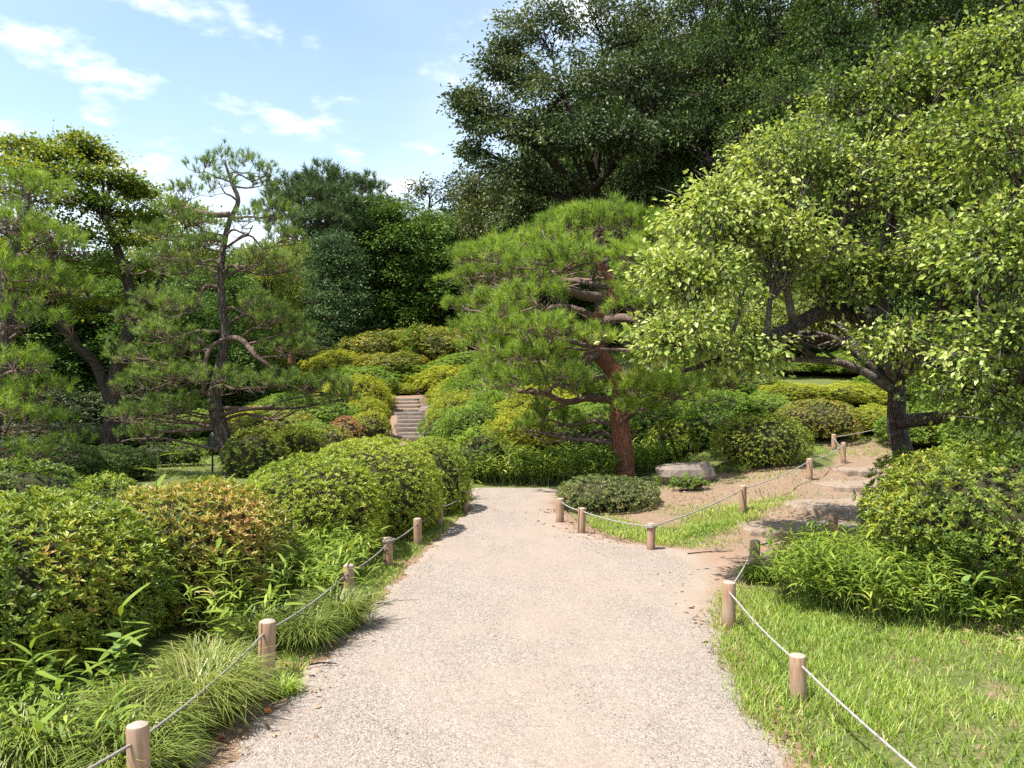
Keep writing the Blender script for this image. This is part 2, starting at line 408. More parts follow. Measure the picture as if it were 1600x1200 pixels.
def groundmats():
    # bare reddish soil, leaf litter and thin turf, chosen by the terrain's own attributes
    m, t = newmat('garden_soil')
    p = wpos(t)
    turf = nd(t, 'ShaderNodeAttribute', attribute_name='turf').outputs['Fac']
    n1 = noise(t, 1.7, 5, .6, p)
    n2 = noise(t, 38, 4, .7, p)
    n3 = noise(t, 7, 4, .6, p)
    soil = ramp(t, n2, [(.30, (.125, .074, .044)), (.52, (.215, .140, .092)), (.75, (.285, .205, .145))])
    soil = mixc(t, nd(t, 'ShaderNodeMapRange', {'Value': n3, 'From Min': .35, 'From Max': .7, 'To Max': .6}).outputs[0], soil, (.255, .190, .135, 1))
    grn = ramp(t, n2, [(.3, (.05, .065, .02)), (.52, (.10, .12, .035)), (.7, (.17, .14, .07))])
    k = nd(t, 'ShaderNodeMath', {0: n1, 1: n3}, operation='ADD').outputs[0]
    k = nd(t, 'ShaderNodeMath', {0: k, 1: -1.0}, operation='ADD').outputs[0]
    k = nd(t, 'ShaderNodeMath', {0: k, 1: turf}, operation='ADD').outputs[0]
    k = nd(t, 'ShaderNodeMapRange', {'Value': k, 'From Min': .38, 'From Max': .62}).outputs[0]
    c = mixc(t, k, soil, grn)
    bp = nd(t, 'ShaderNodeBump', {'Strength': .7, 'Distance': .02, 'Height': n2})
    b = nd(t, 'ShaderNodeBsdfPrincipled', {'Base Color': c, 'Roughness': .95, 'Specular IOR Level': .1, 'Normal': bp.outputs[0]})
    nd(t, 'ShaderNodeOutputMaterial', {0: b.outputs[0]})
    M['soil'] = m
    # fine pale gravel trodden into sandy earth
    m, t = newmat('gravel_path')
    p = wpos(t)
    edge = nd(t, 'ShaderNodeAttribute', attribute_name='edge').outputs['Fac']
    vo = nd(t, 'ShaderNodeTexVoronoi', {'Vector': p, 'Scale': 125.0})
    vo2 = nd(t, 'ShaderNodeTexVoronoi', {'Vector': p, 'Scale': 66.0})
    g1 = nd(t, 'ShaderNodeSeparateColor', {0: vo.outputs['Color']}).outputs[0]
    g2 = nd(t, 'ShaderNodeSeparateColor', {0: vo2.outputs['Color']}).outputs[1]
    st = ramp(t, g1, [(0, (.10, .083, .072)), (.22, (.185, .157, .137)), (.60, (.265, .227, .200)), (.90, (.36, .318, .29)), (1, (.17, .11, .08))])
    st2 = ramp(t, g2, [(0, (.155, .128, .111)), (.5, (.24, .203, .177)), (1, (.335, .295, .265))])
    stc = mixc(t, .42, st, st2)
    big = noise(t, 0.85, 5, .62, p)
    fine = noise(t, 160, 3, .6, p)
    sand = ramp(t, fine, [(.3, (.190, .150, .122)), (.7, (.275, .227, .190))])
    k = nd(t, 'ShaderNodeMath', {0: big, 1: edge}, operation='ADD').outputs[0]
    brk = noise(t, 22, 4, .7, p)
    k = nd(t, 'ShaderNodeMath', {0: brk, 1: .55, 2: k}, operation='MULTIPLY_ADD').outputs[0]
    k = nd(t, 'ShaderNodeMapRange', {'Value': k, 'From Min': .74, 'From Max': 1.12}).outputs[0]
    c = mixc(t, k, stc, sand)
    red = nd(t, 'ShaderNodeMapRange', {'Value': nd(t, 'ShaderNodeMath', {0: edge, 1: big}, operation='ADD').outputs[0], 'From Min': .85, 'From Max': 1.25, 'To Max': .8}).outputs[0]
    c = mixc(t, red, c, mixc(t, brk, (0.170, 0.100, 0.065, 1), (0.250, 0.170, 0.120, 1)))
    wear = noise(t, 2.6, 5, .6, nd(t, 'ShaderNodeMapping', {'Vector': p, 'Scale': (1.6, .55, 1)}).outputs[0])
    c = mixc(t, 1.0, c, ramp(t, wear, [(.30, (1.06, 1.02, .98)), (.5, (1.13, 1.09, 1.05)), (.72, (1.19, 1.16, 1.12))]), 'MULTIPLY')
    tread_ = noise(t, 9, 3, .5, p)
    dst = nd(t, 'ShaderNodeMath', {0: vo.outputs['Distance'], 1: -1.0}, operation='MULTIPLY').outputs[0]
    h = nd(t, 'ShaderNodeMath', {0: dst, 1: nd(t, 'ShaderNodeMath', {0: 1.0, 1: k}, operation='SUBTRACT').outputs[0]}, operation='MULTIPLY').outputs[0]
    h = nd(t, 'ShaderNodeMath', {0: fine, 1: .35, 2: h}, operation='MULTIPLY_ADD').outputs[0]
    h = nd(t, 'ShaderNodeMath', {0: tread_, 1: .7, 2: h}, operation='MULTIPLY_ADD').outputs[0]
    bp = nd(t, 'ShaderNodeBump', {'Strength': .75, 'Distance': .010, 'Height': h})
    b = nd(t, 'ShaderNodeBsdfPrincipled', {'Base Color': c, 'Roughness': .92, 'Specular IOR Level': .15, 'Normal': bp.outputs[0]})
    nd(t, 'ShaderNodeOutputMaterial', {0: b.outputs[0]})
    M['gravel'] = m
    # loose pebbles
    m, t = newmat('loose_pebble')
    at = nd(t, 'ShaderNodeAttribute', attribute_name='rnd').outputs['Fac']
    c = ramp(t, at, [(0, (.10, .085, .075)), (.25, (.19, .165, .145)), (.7, (.27, .235, .21)), (.95, (.38, .35, .325)), (1, (.19, .12, .09))])
    b = nd(t, 'ShaderNodeBsdfPrincipled', {'Base Color': c, 'Roughness': .8, 'Specular IOR Level': .25})
    nd(t, 'ShaderNodeOutputMaterial', {0: b.outputs[0]})
    M['pebble'] = m
    # rough stone
    for nm, a, b2 in (('stone', (.12, .092, .075), (.235, .19, .16)), ('slab', (.19, .135, .10), (.31, .24, .185)), ('rock', (.13, .10, .085), (.28, .225, .185))):
        m, t = newmat(nm + '_surface')
        p = wpos(t)
        n1 = noise(t, 5, 6, .65, p)
        n2 = noise(t, 60, 4, .6, p)
        c = ramp(t, n1, [(.3, a), (.68, b2)])
        c = mixc(t, .35, c, ramp(t, n2, [(.3, tuple(x * .6 for x in a)), (.7, b2)]))
        h = nd(t, 'ShaderNodeMath', {0: n2, 1: .3, 2: n1}, operation='MULTIPLY_ADD').outputs[0]
        bp = nd(t, 'ShaderNodeBump', {'Strength': .6, 'Distance': .03, 'Height': h})
        b = nd(t, 'ShaderNodeBsdfPrincipled', {'Base Color': c, 'Roughness': .9, 'Specular IOR Level': .2, 'Normal': bp.outputs[0]})
        nd(t, 'ShaderNodeOutputMaterial', {0: b.outputs[0]})
        M[nm] = m
groundmats()

# ------------------------------------------------------------------ the ground
LE = np.array([(-6, -1.55), (2.2, -1.42), (3.51, -1.30), (4.28, -1.27), (4.72, -1.21), (5.47, -1.12), (6.5, -1.04), (7.6, -.97), (9.1, -.77), (10.8, -.61), (12.0, -.60), (13.0, -.66), (13.6, -1.0)])
RE = np.array([(-6, 1.30), (2.2, 1.24), (3.48, 1.23), (4.28, 1.255), (5.26, 1.40), (5.87, 1.53), (6.4, 1.72), (6.9, 2.00), (7.3, 2.35), (7.75, 2.75), (8.05, 2.55), (8.35, 1.62), (8.7, 1.22), (9.12, .97), (10, .69), (11.4, .62), (12.4, .72), (13.6, .95)])
def left_edge(y): return np.interp(y, LE[:, 0], LE[:, 1])
def right_edge(y): return np.interp(y, RE[:, 0], RE[:, 1])
STAIR = (26.4, 31.0, 1.35)                                   # foot and head of the hillside steps, their rise
def stair_x(y): return np.interp(y, [25, 27, 29, 31], [-3.30, -3.40, -3.70, -4.25])
SIDE = np.array([(7.4, 2.6), (8.6, 3.0), (9.3, 3.35), (10.5, 4.3), (11.8, 5.2), (13, 6.0), (15, 7.0)])    # middle of the side path
def side_x(y): return np.interp(y, SIDE[:, 0], SIDE[:, 1])
def height(x, y):
    x = np.asarray(x, float); y = np.asarray(y, float)
    hill = sst(24, 46, y) * 3.6
    bank = sst(2.0, 5.0, x) * sst(9.3, 16.5, y) * .55
    right = sst(2.5, 8, x) * sst(14.5, 27, y) * 1.7
    isl = sst(1.2, 2.6, x) * (1 - sst(4.2, 5.6, x)) * sst(9.2, 10.6, y) * (1 - sst(13.5, 16, y)) * .10
    d = np.maximum(left_edge(y) - x, x - right_edge(y))
    d = np.where(y > 13.4, 1.0, d)
    und = (.5 + .5 * np.sin(x * 1.7 + 1.2) * np.sin(y * 1.3 + .4)) * .07 * sst(.35, 1.2, d)
    lft = sst(.3, 1.6, left_edge(y) - x) * .05
    h = hill + bank + right + isl + und + lft
    st = np.interp(y, [24, STAIR[0], STAIR[1], 33], [0, 0, STAIR[2], 1.6]) - .05
    k = (1 - sst(.55, 1.0, np.abs(x - stair_x(y)))) * sst(23, 25, y) * (1 - sst(32, 34, y))
    h = h * (1 - k) + st * k
    tread = np.interp(y, [8.6, 8.95, 9.85, 10.05, 11.45, 11.7, 12.8, 13.0, 15.5, 17], [0, .085, .095, .165, .175, .25, .26, .34, .45, .60])
    ks = (1 - sst(.75, 1.3, np.abs(x - side_x(y)))) * sst(8.3, 8.7, y) * (1 - sst(15, 17, y))
    h = h * (1 - ks) + tread * ks
    return np.where(d < .12, -.012, h)
def gz(x, y): return float(height(np.array([x]), np.array([y]))[0])

def build_ground():
    xs = np.concatenate([-np.geomspace(400, 9, 26), np.arange(-8.6, 8.61, .14), np.geomspace(9, 400, 26)])
    ys = np.concatenate([[-400, -120, -40, -15, -6, -2], np.arange(0, 18.01, .14), np.arange(18.5, 50, .6), np.geomspace(52, 900, 18)])
    X, Y = np.meshgrid(xs, ys)
    Z = height(X.ravel(), Y.ravel())
    v = np.stack([X.ravel(), Y.ravel(), Z], 1)
    nx, ny = len(xs), len(ys)
    i = (np.arange(ny - 1)[:, None] * nx + np.arange(nx - 1)[None]).ravel()
    t = np.concatenate([np.stack([i, i + 1, i + nx + 1], 1), np.stack([i, i + nx + 1, i + nx], 1)])
    g = Geo()
    g.add(v, t)
    o = g.build('ground', M['soil'], smooth=True)
    x, y = v[:, 0], v[:, 1]
    turf = np.full(len(v), .75)
    turf -= .08 * ((x > 1.1) & (x < 5.5) & (y < 8.5))
    # bare soil: the side path, the worn bank behind the ropes, the skirts of the shrubs
    side = (1 - sst(.55, 1.0, np.abs(x - side_x(y)))) * sst(7.0, 7.6, y) * (1 - sst(15, 17, y))
    bankp = np.exp(-(((x - 3.0) / .95) ** 2 + ((y - 11.2) / .75) ** 2)) + np.exp(-(((x - 3.9) / 1.2) ** 2 + ((y - 12.4) / .9) ** 2)) + np.exp(-(((x - 1.9) / .5) ** 2 + ((y - 11.6) / .35) ** 2))
    edge = (1 - sst(.0, .30, np.abs(x - right_edge(y)))) * sst(5.4, 6.2, y) * (1 - sst(9.3, 10, y))
    stp = (1 - sst(.6, 1.2, np.abs(x - stair_x(y)))) * sst(24, 25, y) * (1 - sst(33, 35, y))
    rim = (1 - sst(.02, .16, np.maximum(left_edge(y) - x, x - right_edge(y)))) * (y < 13)
    isl = np.exp(-(((x - 1.7) / 1.0) ** 2 + ((y - 9.95) / .7) ** 2)) * .65
    turf -= .75 * np.clip(side + bankp * 1.2 + edge + stp + rim + isl, 0, 1)
    a = o.data.attributes.new('turf', 'FLOAT', 'POINT')
    a.data.foreach_set('value', np.clip(turf, 0, 1).astype(np.float32))
    tag(o, 'reddish soil and thin turf of the garden ground', None, None, 'structure')

    # the gravel walk, a sheet a little above the soil, its rim uneven
    r = np.random.default_rng(3)
    yy = np.concatenate([np.arange(-6, 2, .4), np.arange(2, 13.45, .05)])
    cols = 26
    lx = left_edge(yy) - .02 + .035 * np.sin(yy * 9.1) + .03 * np.sin(yy * 23 + 1) + r.uniform(-.025, .025, len(yy))
    rx = right_edge(yy) + .02 + .035 * np.sin(yy * 8.3 + 2) + .03 * np.sin(yy * 21) + r.uniform(-.025, .025, len(yy))
    s = np.linspace(0, 1, cols)
    X = lx[:, None] * (1 - s) + rx[:, None] * s
    Y = np.repeat(yy[:, None], cols, 1)
    dd = np.minimum(X - lx[:, None], rx[:, None] - X)
    Z = .004 + .008 * np.clip(dd / .3, 0, 1) + .004 * np.sin(X * 5 + Y * 2.1) * np.clip(dd / .3, 0, 1)
    Z = np.where(dd < 1e-6, -.02, Z)
    v = np.stack([X, Y, Z], -1).reshape(-1, 3)
    i = (np.arange(len(yy) - 1)[:, None] * cols + np.arange(cols - 1)[None]).ravel()
    t = np.concatenate([np.stack([i, i + 1, i + cols + 1], 1), np.stack([i, i + cols + 1, i + cols], 1)])
    g = Geo(); g.add(v, t)
    o = g.build('path', M['gravel'], smooth=True)
    dl = (X - lx[:, None]); dr = (rx[:, None] - X)
    e = np.zeros_like(X)
    e += (1 - sst(.0, .55, dr)) * .55 * sst(5.0, 6.2, Y)
    e += (1 - sst(.0, .22, dl)) * .10 + (1 - sst(0, .2, dr)) * .10
    e += .14 * np.exp(-((X - .35) / .5) ** 2) * (1 - sst(8, 11, Y))
    e += sst(1.4, 2.0, X) * sst(6.2, 6.8, Y) * .7
    a = o.data.attributes.new('edge', 'FLOAT', 'POINT')
    a.data.foreach_set('value', np.clip(e, 0, 1).ravel().astype(np.float32))
    tag(o, 'wide pale gravel walk leading away from the camera', None, None, 'structure')

    # loose pebbles lying on the near half of the walk
    n = 18000
    y = 2.6 + 5.8 * r.random(n) ** 1.5
    q = r.random(n)
    q = np.where(r.random(n) < .55, np.where(r.random(n) < .5, q ** 2.6, 1 - q ** 2.6), q)
    q = .035 + .93 * q
    x = left_edge(y) * (1 - q) + right_edge(y) * q
    rad = r.uniform(.0020, .0052, n) * (1 + .9 * (r.random(n) < .02))
    oct_v = np.array([(1, 0, 0), (0, 1, 0), (-1, 0, 0), (0, -1, 0), (.1, .1, .75)])
    oct_t = np.array([(0, 1, 4), (1, 2, 4), (2, 3, 4), (3, 0, 4)])
    th = r.uniform(0, 6.28, n)
    cs, sn = np.cos(th), np.sin(th)
    sc = np.stack([rad * r.uniform(.8, 1.5, n), rad * r.uniform(.7, 1.1, n), rad * r.uniform(.8, 1.3, n)], 1)
    vv = oct_v[None] * sc[:, None]
    vx = vv[..., 0] * cs[:, None] - vv[..., 1] * sn[:, None]
    vy = vv[..., 0] * sn[:, None] + vv[..., 1] * cs[:, None]
    vv = np.stack([vx + x[:, None], vy + y[:, None], vv[..., 2] + .010], -1)
    g = Geo()
    g.add(vv.reshape(-1, 3), (oct_t[None] + (np.arange(n) * 5)[:, None, None]).reshape(-1, 3), np.repeat(r.random(n), 4))
    m = 5200
    yb = r.uniform(7.2, 13.5, m)
    xb = np.where(r.random(m) < .6, side_x(yb) + r.normal(size=m) * .6, r.uniform(1.6, 4.6, m))
    okm = xb > right_edge(yb) - .2
    xb, yb = xb[okm], yb[okm]
    m = len(xb)
    rb = r.uniform(.004, .012, m) * (1 + 1.2 * (r.random(m) < .04))
    vb = oct_v[None] * (rb[:, None] * r.uniform(.7, 1.4, (m, 3)))[:, None]
    vb = vb + np.stack([xb, yb, height(xb, yb) + .001], 1)[:, None]
    g.add(vb.reshape(-1, 3), (oct_t[None] + (np.arange(m) * 5)[:, None, None]).reshape(-1, 3), np.repeat(r.random(m) * .7, 4))
    tag(g.build('gravel', M['pebble']), 'loose grey and white pebbles scattered over the walk', None, None, 'stuff')
build_ground()
# ------------------------------------------------------------------ stone steps, slabs, rock
def block(g, cx, cy, z0, z1, w, d, rot, seed, rag=.03, nx=9, ny=4):
    """an uneven, round-shouldered slab of stone"""
    r = np.random.default_rng(seed)
    prof = [(0.97, 0.0), (1.0, .35), (1.0, .72), (.965, .93), (.90, 1.0)]
    th = np.linspace(0, 2 * math.pi, 28, endpoint=False)
    e = .42
    bx = np.sign(np.cos(th)) * np.abs(np.cos(th)) ** e * w / 2
    by = np.sign(np.sin(th)) * np.abs(np.sin(th)) ** e * d / 2
    wobr = 1 + rag * r.normal(size=28)
    rings = []
    for k, (s, h) in enumerate(prof):
        inset = min(w, d) * .5 * (1 - s)
        x = bx * wobr; y = by * wobr
        ln = np.maximum(np.hypot(x, y), 1e-6)
        x2 = x * (1 - inset / ln); y2 = y * (1 - inset / ln)
        z = z0 + (z1 - z0) * h + (rag * .25 * r.normal(size=28) * (z1 - z0) if k else 0)
        rings.append(np.stack([x2, y2, np.broadcast_to(z, (28,))], 1))
    c = np.array([[0, 0, z1 + .003]])
    v = np.vstack(rings + [c])
    cr, sr = math.cos(rot), math.sin(rot)
    v = np.stack([v[:, 0] * cr - v[:, 1] * sr + cx, v[:, 0] * sr + v[:, 1] * cr + cy, v[:, 2]], 1)
    t = []
    for k in range(len(prof) - 1):
        for j in range(28):
            a, b = k * 28 + j, k * 28 + (j + 1) % 28
            t += [(a, b, b + 28), (a, b + 28, a + 28)]
    q = (len(prof) - 1) * 28
    t += [(q + j, q + (j + 1) % 28, len(v) - 1) for j in range(28)]
    g.add(v, t)

def build_steps():
    n = 11
    root = thing('hillside_steps', (stair_x(STAIR[0]), STAIR[0], 0), 'narrow flight of weathered stone steps climbing between the azaleas', 'steps')
    r = np.random.default_rng(12)
    for k in range(n):
        y = STAIR[0] + (STAIR[1] - STAIR[0]) * k / (n - 1)
        z = STAIR[2] * (k + 1) / n
        g = Geo()
        block(g, stair_x(y) + r.normal() * .05, y + .16, z - .24, z + r.normal() * .012, 1.12 + r.normal() * .08, .60, r.normal() * .05, 40 + k, .025)
        g.build('step', M['stone'], root, root.location)
    # small rocks edging the flight
    for k, (dx, y, s) in enumerate([(.85, 28.6, .34), (.80, 29.2, .42), (.92, 29.9, .36)]):
        rock('edging_rock', (stair_x(y) + dx, y, gz(stair_x(y) + dx, y) + .18), (s * 1.1, s * .8, s), 90 + k, 'stone',
             ['small brown rock edging the stone steps, nearest of three', 'middle small brown rock edging the stone steps', 'uppermost small brown rock edging the stone steps'][k], 'rock', 'rocks edging the steps')

def rock(name, c, s, seed, mat, label, cat='rock', group=None, flat=.55, rot=0):
    r = np.random.default_rng(seed)
    nu, nv = 22, 12
    u = np.linspace(0, 2 * math.pi, nu, endpoint=False)
    w = np.linspace(-math.pi / 2, math.pi / 2, nv)
    d = np.stack([np.cos(w)[:, None] * np.cos(u), np.cos(w)[:, None] * np.sin(u), np.repeat(np.sin(w)[:, None], nu, 1)], -1).reshape(-1, 3)
    k = np.ones(len(d))
    for j in range(11):                       # planes cut facets into the boulder
        nrm = unit(r.normal(size=3)[None])[0]
        off = r.uniform(.62, .92)
        pr = d @ nrm
        k = np.minimum(k, np.where(pr > .05, off / np.maximum(pr, .05), 9))
    k = np.minimum(k, 1.05) * (1 + .03 * wob(d * 3, seed, 2.2))
    p = d * k[:, None]
    p[:, 2] = np.minimum(p[:, 2], flat + .10 * p[:, 0])
    p = p * np.asarray(s)
    cr, sr = math.cos(rot), math.sin(rot)
    p = np.stack([p[:, 0] * cr - p[:, 1] * sr, p[:, 0] * sr + p[:, 1] * cr, p[:, 2]], 1)
    t = []
    for a in range(nv - 1):
        for b in range(nu):
            q, q2 = a * nu + b, a * nu + (b + 1) % nu
            t += [(q, q2, q2 + nu), (q, q2 + nu, q + nu)]
    g = Geo(); g.add(p, t)
    o = g.build(name, M[mat])
    o.location = [float(x) for x in c]
    return tag(o, label, cat, group)
build_steps()
rock('boulder', (2.74, 12.65, gz(2.74, 12.65) + .06), (.52, .34, .40), 8, 'rock', 'low flat-topped brown boulder lying right of the red pine trunk', 'rock', None, .60, .15)

def build_slabs():
    lab = ['lowest broad stone slab step of the side path, by the rope post', 'second stone slab step up the side path, dappled with branch shadow',
           'third stone slab step up the side path, partly behind plum leaves', 'topmost stone slab step of the side path, under the plum branches']
    spec = [(3.30, 9.15, .105, 1.45, .72, .16), (4.28, 10.35, .185, 1.5, .85, .22), (5.25, 11.9, .27, 1.4, .7, .25), (6.0, 13.2, .36, 1.4, .6, .3)]
    for k, (x, y, z, w, d, rot) in enumerate(spec):
        g = Geo()
        block(g, 0, 0, -.30, 0, w, d, rot, 70 + k, .035)
        o = g.build('slab_step', M['slab'])
        o.location = (x, y, z)
        tag(o, lab[k], 'step', 'stone slabs stepping up the side path')
build_slabs()

# ------------------------------------------------------------------ rope fence
POSTS = {}
def make_post():
    sides, R = 18, .046
    prof = [(1.0, -.12), (1.0, .0), (.99, .12), (.985, .24), (.98, .308), (.93, .318)]
    th = np.arange(sides) * 2 * math.pi / sides
    v, t = [], []
    for s, z in prof:
        v += [(R * s * math.cos(a), R * s * math.sin(a), z) for a in th]
    for k in range(len(prof) - 1):
        for j in range(sides):
            a, b = k * sides + j, k * sides + (j + 1) % sides
            t += [(a, b, b + sides), (a, b + sides, a + sides)]
    g = Geo(); g.add(v, t)
    shaft = g.build('rope_post', M['wood'], smooth=False)
    for pl in shaft.data.polygons: pl.use_smooth = True
    v = [(R * .93 * math.cos(a), R * .93 * math.sin(a), .318) for a in th] + [(R * .5 * math.cos(a), R * .5 * math.sin(a), .327) for a in th] + [(0, 0, .330)]
    t = []
    for j in range(sides):
        k = (j + 1) % sides
        t += [(j, k, k + sides), (j, k + sides, j + sides), (j + sides, k + sides, 2 * sides)]
    g = Geo(); g.add(v, t)
    cap = g.build('end_grain', M['endgrain'], shaft)
    return shaft, cap
def build_fence():
    sh0, cap0 = make_post()
    first = [True]
    def post(key, px, base, Y, label, hs=1.0, lean=(0, 0)):
        x = (px - 800) / FPX * Y
        z = gz(x, Y)
        if first[0]:
            o, c = sh0, cap0; first[0] = False
        else:
            o = sh0.copy(); COL.objects.link(o)
            c = cap0.copy(); COL.objects.link(c); c.parent = o
        o.location = (x, Y, max(z, -.004))
        o.rotation_euler = (lean[0], lean[1], (px * .37) % 6.28)
        o.scale = (1 + .06 * math.sin(px), 1 + .06 * math.sin(px), hs)
        tag(o, label, 'post', 'rope posts along the walk')
        POSTS[key] = np.array([x, Y, max(z, -.004)]), hs
        return o
    g1 = 'left'
    post('L0', 219, 0, 3.17, 'nearest left rope post, cut by the bottom edge of the picture', 1.0, (.02, -.03))
    post('L1', 416, 0, 4.56, 'left rope post with a long crack, between two sedge tussocks', 1.03, (0, -.02))
    post('L2', 545, 0, 6.10, 'left rope post half hidden in bamboo grass at the path bend', .98)
    post('L3', 607, 0, 7.45, 'left rope post with a rope wound round its top', .85, (.02, .03))
    post('L4', 653, 0, 8.55, 'left rope post on the short grass below the clipped azaleas', .86, (-.02, .02))
    post('L5', 686, 0, 9.7, 'left rope post second from the far end of its row', .82, (0, -.03))
    post('L6', 727, 0, 10.9, 'farthest left rope post at the path corner', .85)
    post('R0', 1248, 0, 4.22, 'nearest right rope post standing in bright grass', .78, (-.02, .04))
    post('R1', 1138, 0, 5.58, 'right rope post at the gravel edge beside the bamboo grass', .97, (0, .02))
    post('R2', 1178, 0, 7.15, 'shaded rope post where the side path leaves the walk', .96, (.02, -.03))
    post('R3', 1302, 0, 8.6, 'short dark rope post poking out above the bamboo grass', 1.0)
    post('I0', 875, 0, 9.95, 'rope post in the shade left of the low dull azalea', .95, (-.02, .0))
    post('I1', 908, 0, 9.2, 'rope post in front of the low dull azalea', .92, (0, -.04))
    post('I2', 1017, 0, 8.22, 'corner rope post with rope knotted round it at the fork of the paths', .88, (.01, .02))
    post('I3', 1161, 0, 10.0, 'rope post beside the lowest stone slab of the side path', 1.02)
    post('I4', 1265, 0, 12.35, 'rope post on the bare soil bank above the slabs', 1.0)
    post('I5', 1318, 0, 13.9, 'rope post half way up the side path behind plum leaves', 1.12)
    post('I6', 1303, 0, 15.6, 'farthest rope post on the lawn below the round dome shrub', .95)
    def rope(keys, name, label, mat, sag=.05, zs=.255, rad=.007, ends=None, off=(0, 0)):
        g = Geo()
        pts = [POSTS[k][0] + np.array([off[0], off[1], zs * POSTS[k][1]]) for k in keys]
        if ends is not None:
            if ends[0] is not None: pts = [np.array(ends[0])] + pts
            if ends[1] is not None: pts = pts + [np.array(ends[1])]
        out = []
        for a, b in zip(pts[:-1], pts[1:]):
            for s in np.linspace(0, 1, 9)[:-1]:
                q = a * (1 - s) + b * s
                q[2] -= 4 * sag * s * (1 - s) * min(1, np.linalg.norm(b - a) / 1.6)
                out.append(q)
        out.append(pts[-1])
        tube(g, out, np.full(len(out), rad), 6, 2)
        o = g.build(name, mat, smooth=True)
        return tag(o, label, 'rope', 'ropes strung between the posts')
    rope(['L0', 'L1', 'L2', 'L3', 'L4', 'L5', 'L6'], 'fence_rope', 'weathered brown rope strung along the left row of posts', M['rope_grey'], .03, .262, .0068, ((-1.85, 2.5, .20), None))
    rope(['R0', 'R1', 'R2', 'R3'], 'fence_rope', 'white rope strung along the nearest right posts over the grass', M['rope'], .03, .262, .0066, ((1.66, 2.35, .16), (5.0, 9.9, .45)))
    rope(['I0', 'I1', 'I2', 'I3', 'I4', 'I5'], 'fence_rope', 'pale rope round the island of grass under the red pine', M['rope'], .04, .285, .0072)
    rope(['I5', 'I6'], 'fence_rope', 'thin rope rising to the farthest post on the lawn', M['rope'], .05, .26, .008, (None, (8.6, 16.2, 1.2)))
    # knots: rope wound round two of the posts
    for k, lab in (('I2', 'coil of pale rope wound round the corner post at the fork'), ('L3', 'coil of dark rope wound round a left post')):
        c, hs = POSTS[k]
        g = Geo()
        th = np.linspace(0, 4.2 * math.pi, 40)
        pts = np.stack([c[0] + .054 * np.cos(th), c[1] + .054 * np.sin(th), c[2] + .272 * hs + .012 * th / 6.28], 1)
        tube(g, pts, np.full(40, .0085), 6, 1)
        tag(g.build('rope_coil', M['rope'] if k == 'I2' else M['rope_grey'], smooth=True), lab, 'rope', 'rope coils on posts')
    # small tilted stake on the bank
    p = pix(1189, 790, 10.9)
    g = Geo()
    z = gz(p[0], 10.9)
    tube(g, [(p[0], 10.9, z - .05), (p[0] - .01, 10.9, z + .07), (p[0] - .03, 10.9, z + .13)], [.018, .016, .012], 7, 2)
    tag(g.build('stake', M['wood']), 'tiny wooden stake leaning on the soil bank under the rope', 'stake')
build_fence()

# ------------------------------------------------------------------ garden lamp
def build_lamp():
    x, y = (332 - 800) / FPX * 15.4, 15.4
    z = gz(x, y)
    root = thing('garden_lamp', (x, y, z), 'small black garden lamp on a thin pole beside the leaning pine trunk', 'lamp')
    def bx(g, x0, x1, y0, y1, z0, z1):
        v = [(a, b, c) for c in (z0, z1) for b in (y0, y1) for a in (x0, x1)]
        t = [(0, 2, 1), (1, 2, 3), (4, 5, 6), (5, 7, 6), (0, 1, 4), (1, 5, 4), (2, 6, 3), (3, 6, 7), (0, 4, 2), (2, 4, 6), (1, 3, 5), (3, 7, 5)]
        g.add(v, t)
    g = Geo(); tube(g, [(0, 0, -.1), (0, 0, .25), (0, 0, .48)], [.017] * 3, 8, 1); g.build('pole', M['metal'], root)
    g = Geo(); bx(g, -.048, .048, -.048, .048, .482, .70); g.build('lamp_housing', M['lamp_glass'], root)
    g = Geo()
    v = [(-.062, -.062, .703), (.062, -.062, .703), (.062, .062, .703), (-.062, .062, .703), (0, 0, .785)]
    g.add(v, [(0, 1, 4), (1, 2, 4), (2, 3, 4), (3, 0, 4), (0, 2, 1), (0, 3, 2)]); g.build('lamp_cap', M['metal'], root)
    for sx in (-1, 1):
        for sy in (-1, 1):
            g = Geo(); bx(g, sx * .052 - .006, sx * .052 + .006, sy * .052 - .006, sy * .052 + .006, .476, .702); g.build('corner_bar', M['metal'], root)
build_lamp()
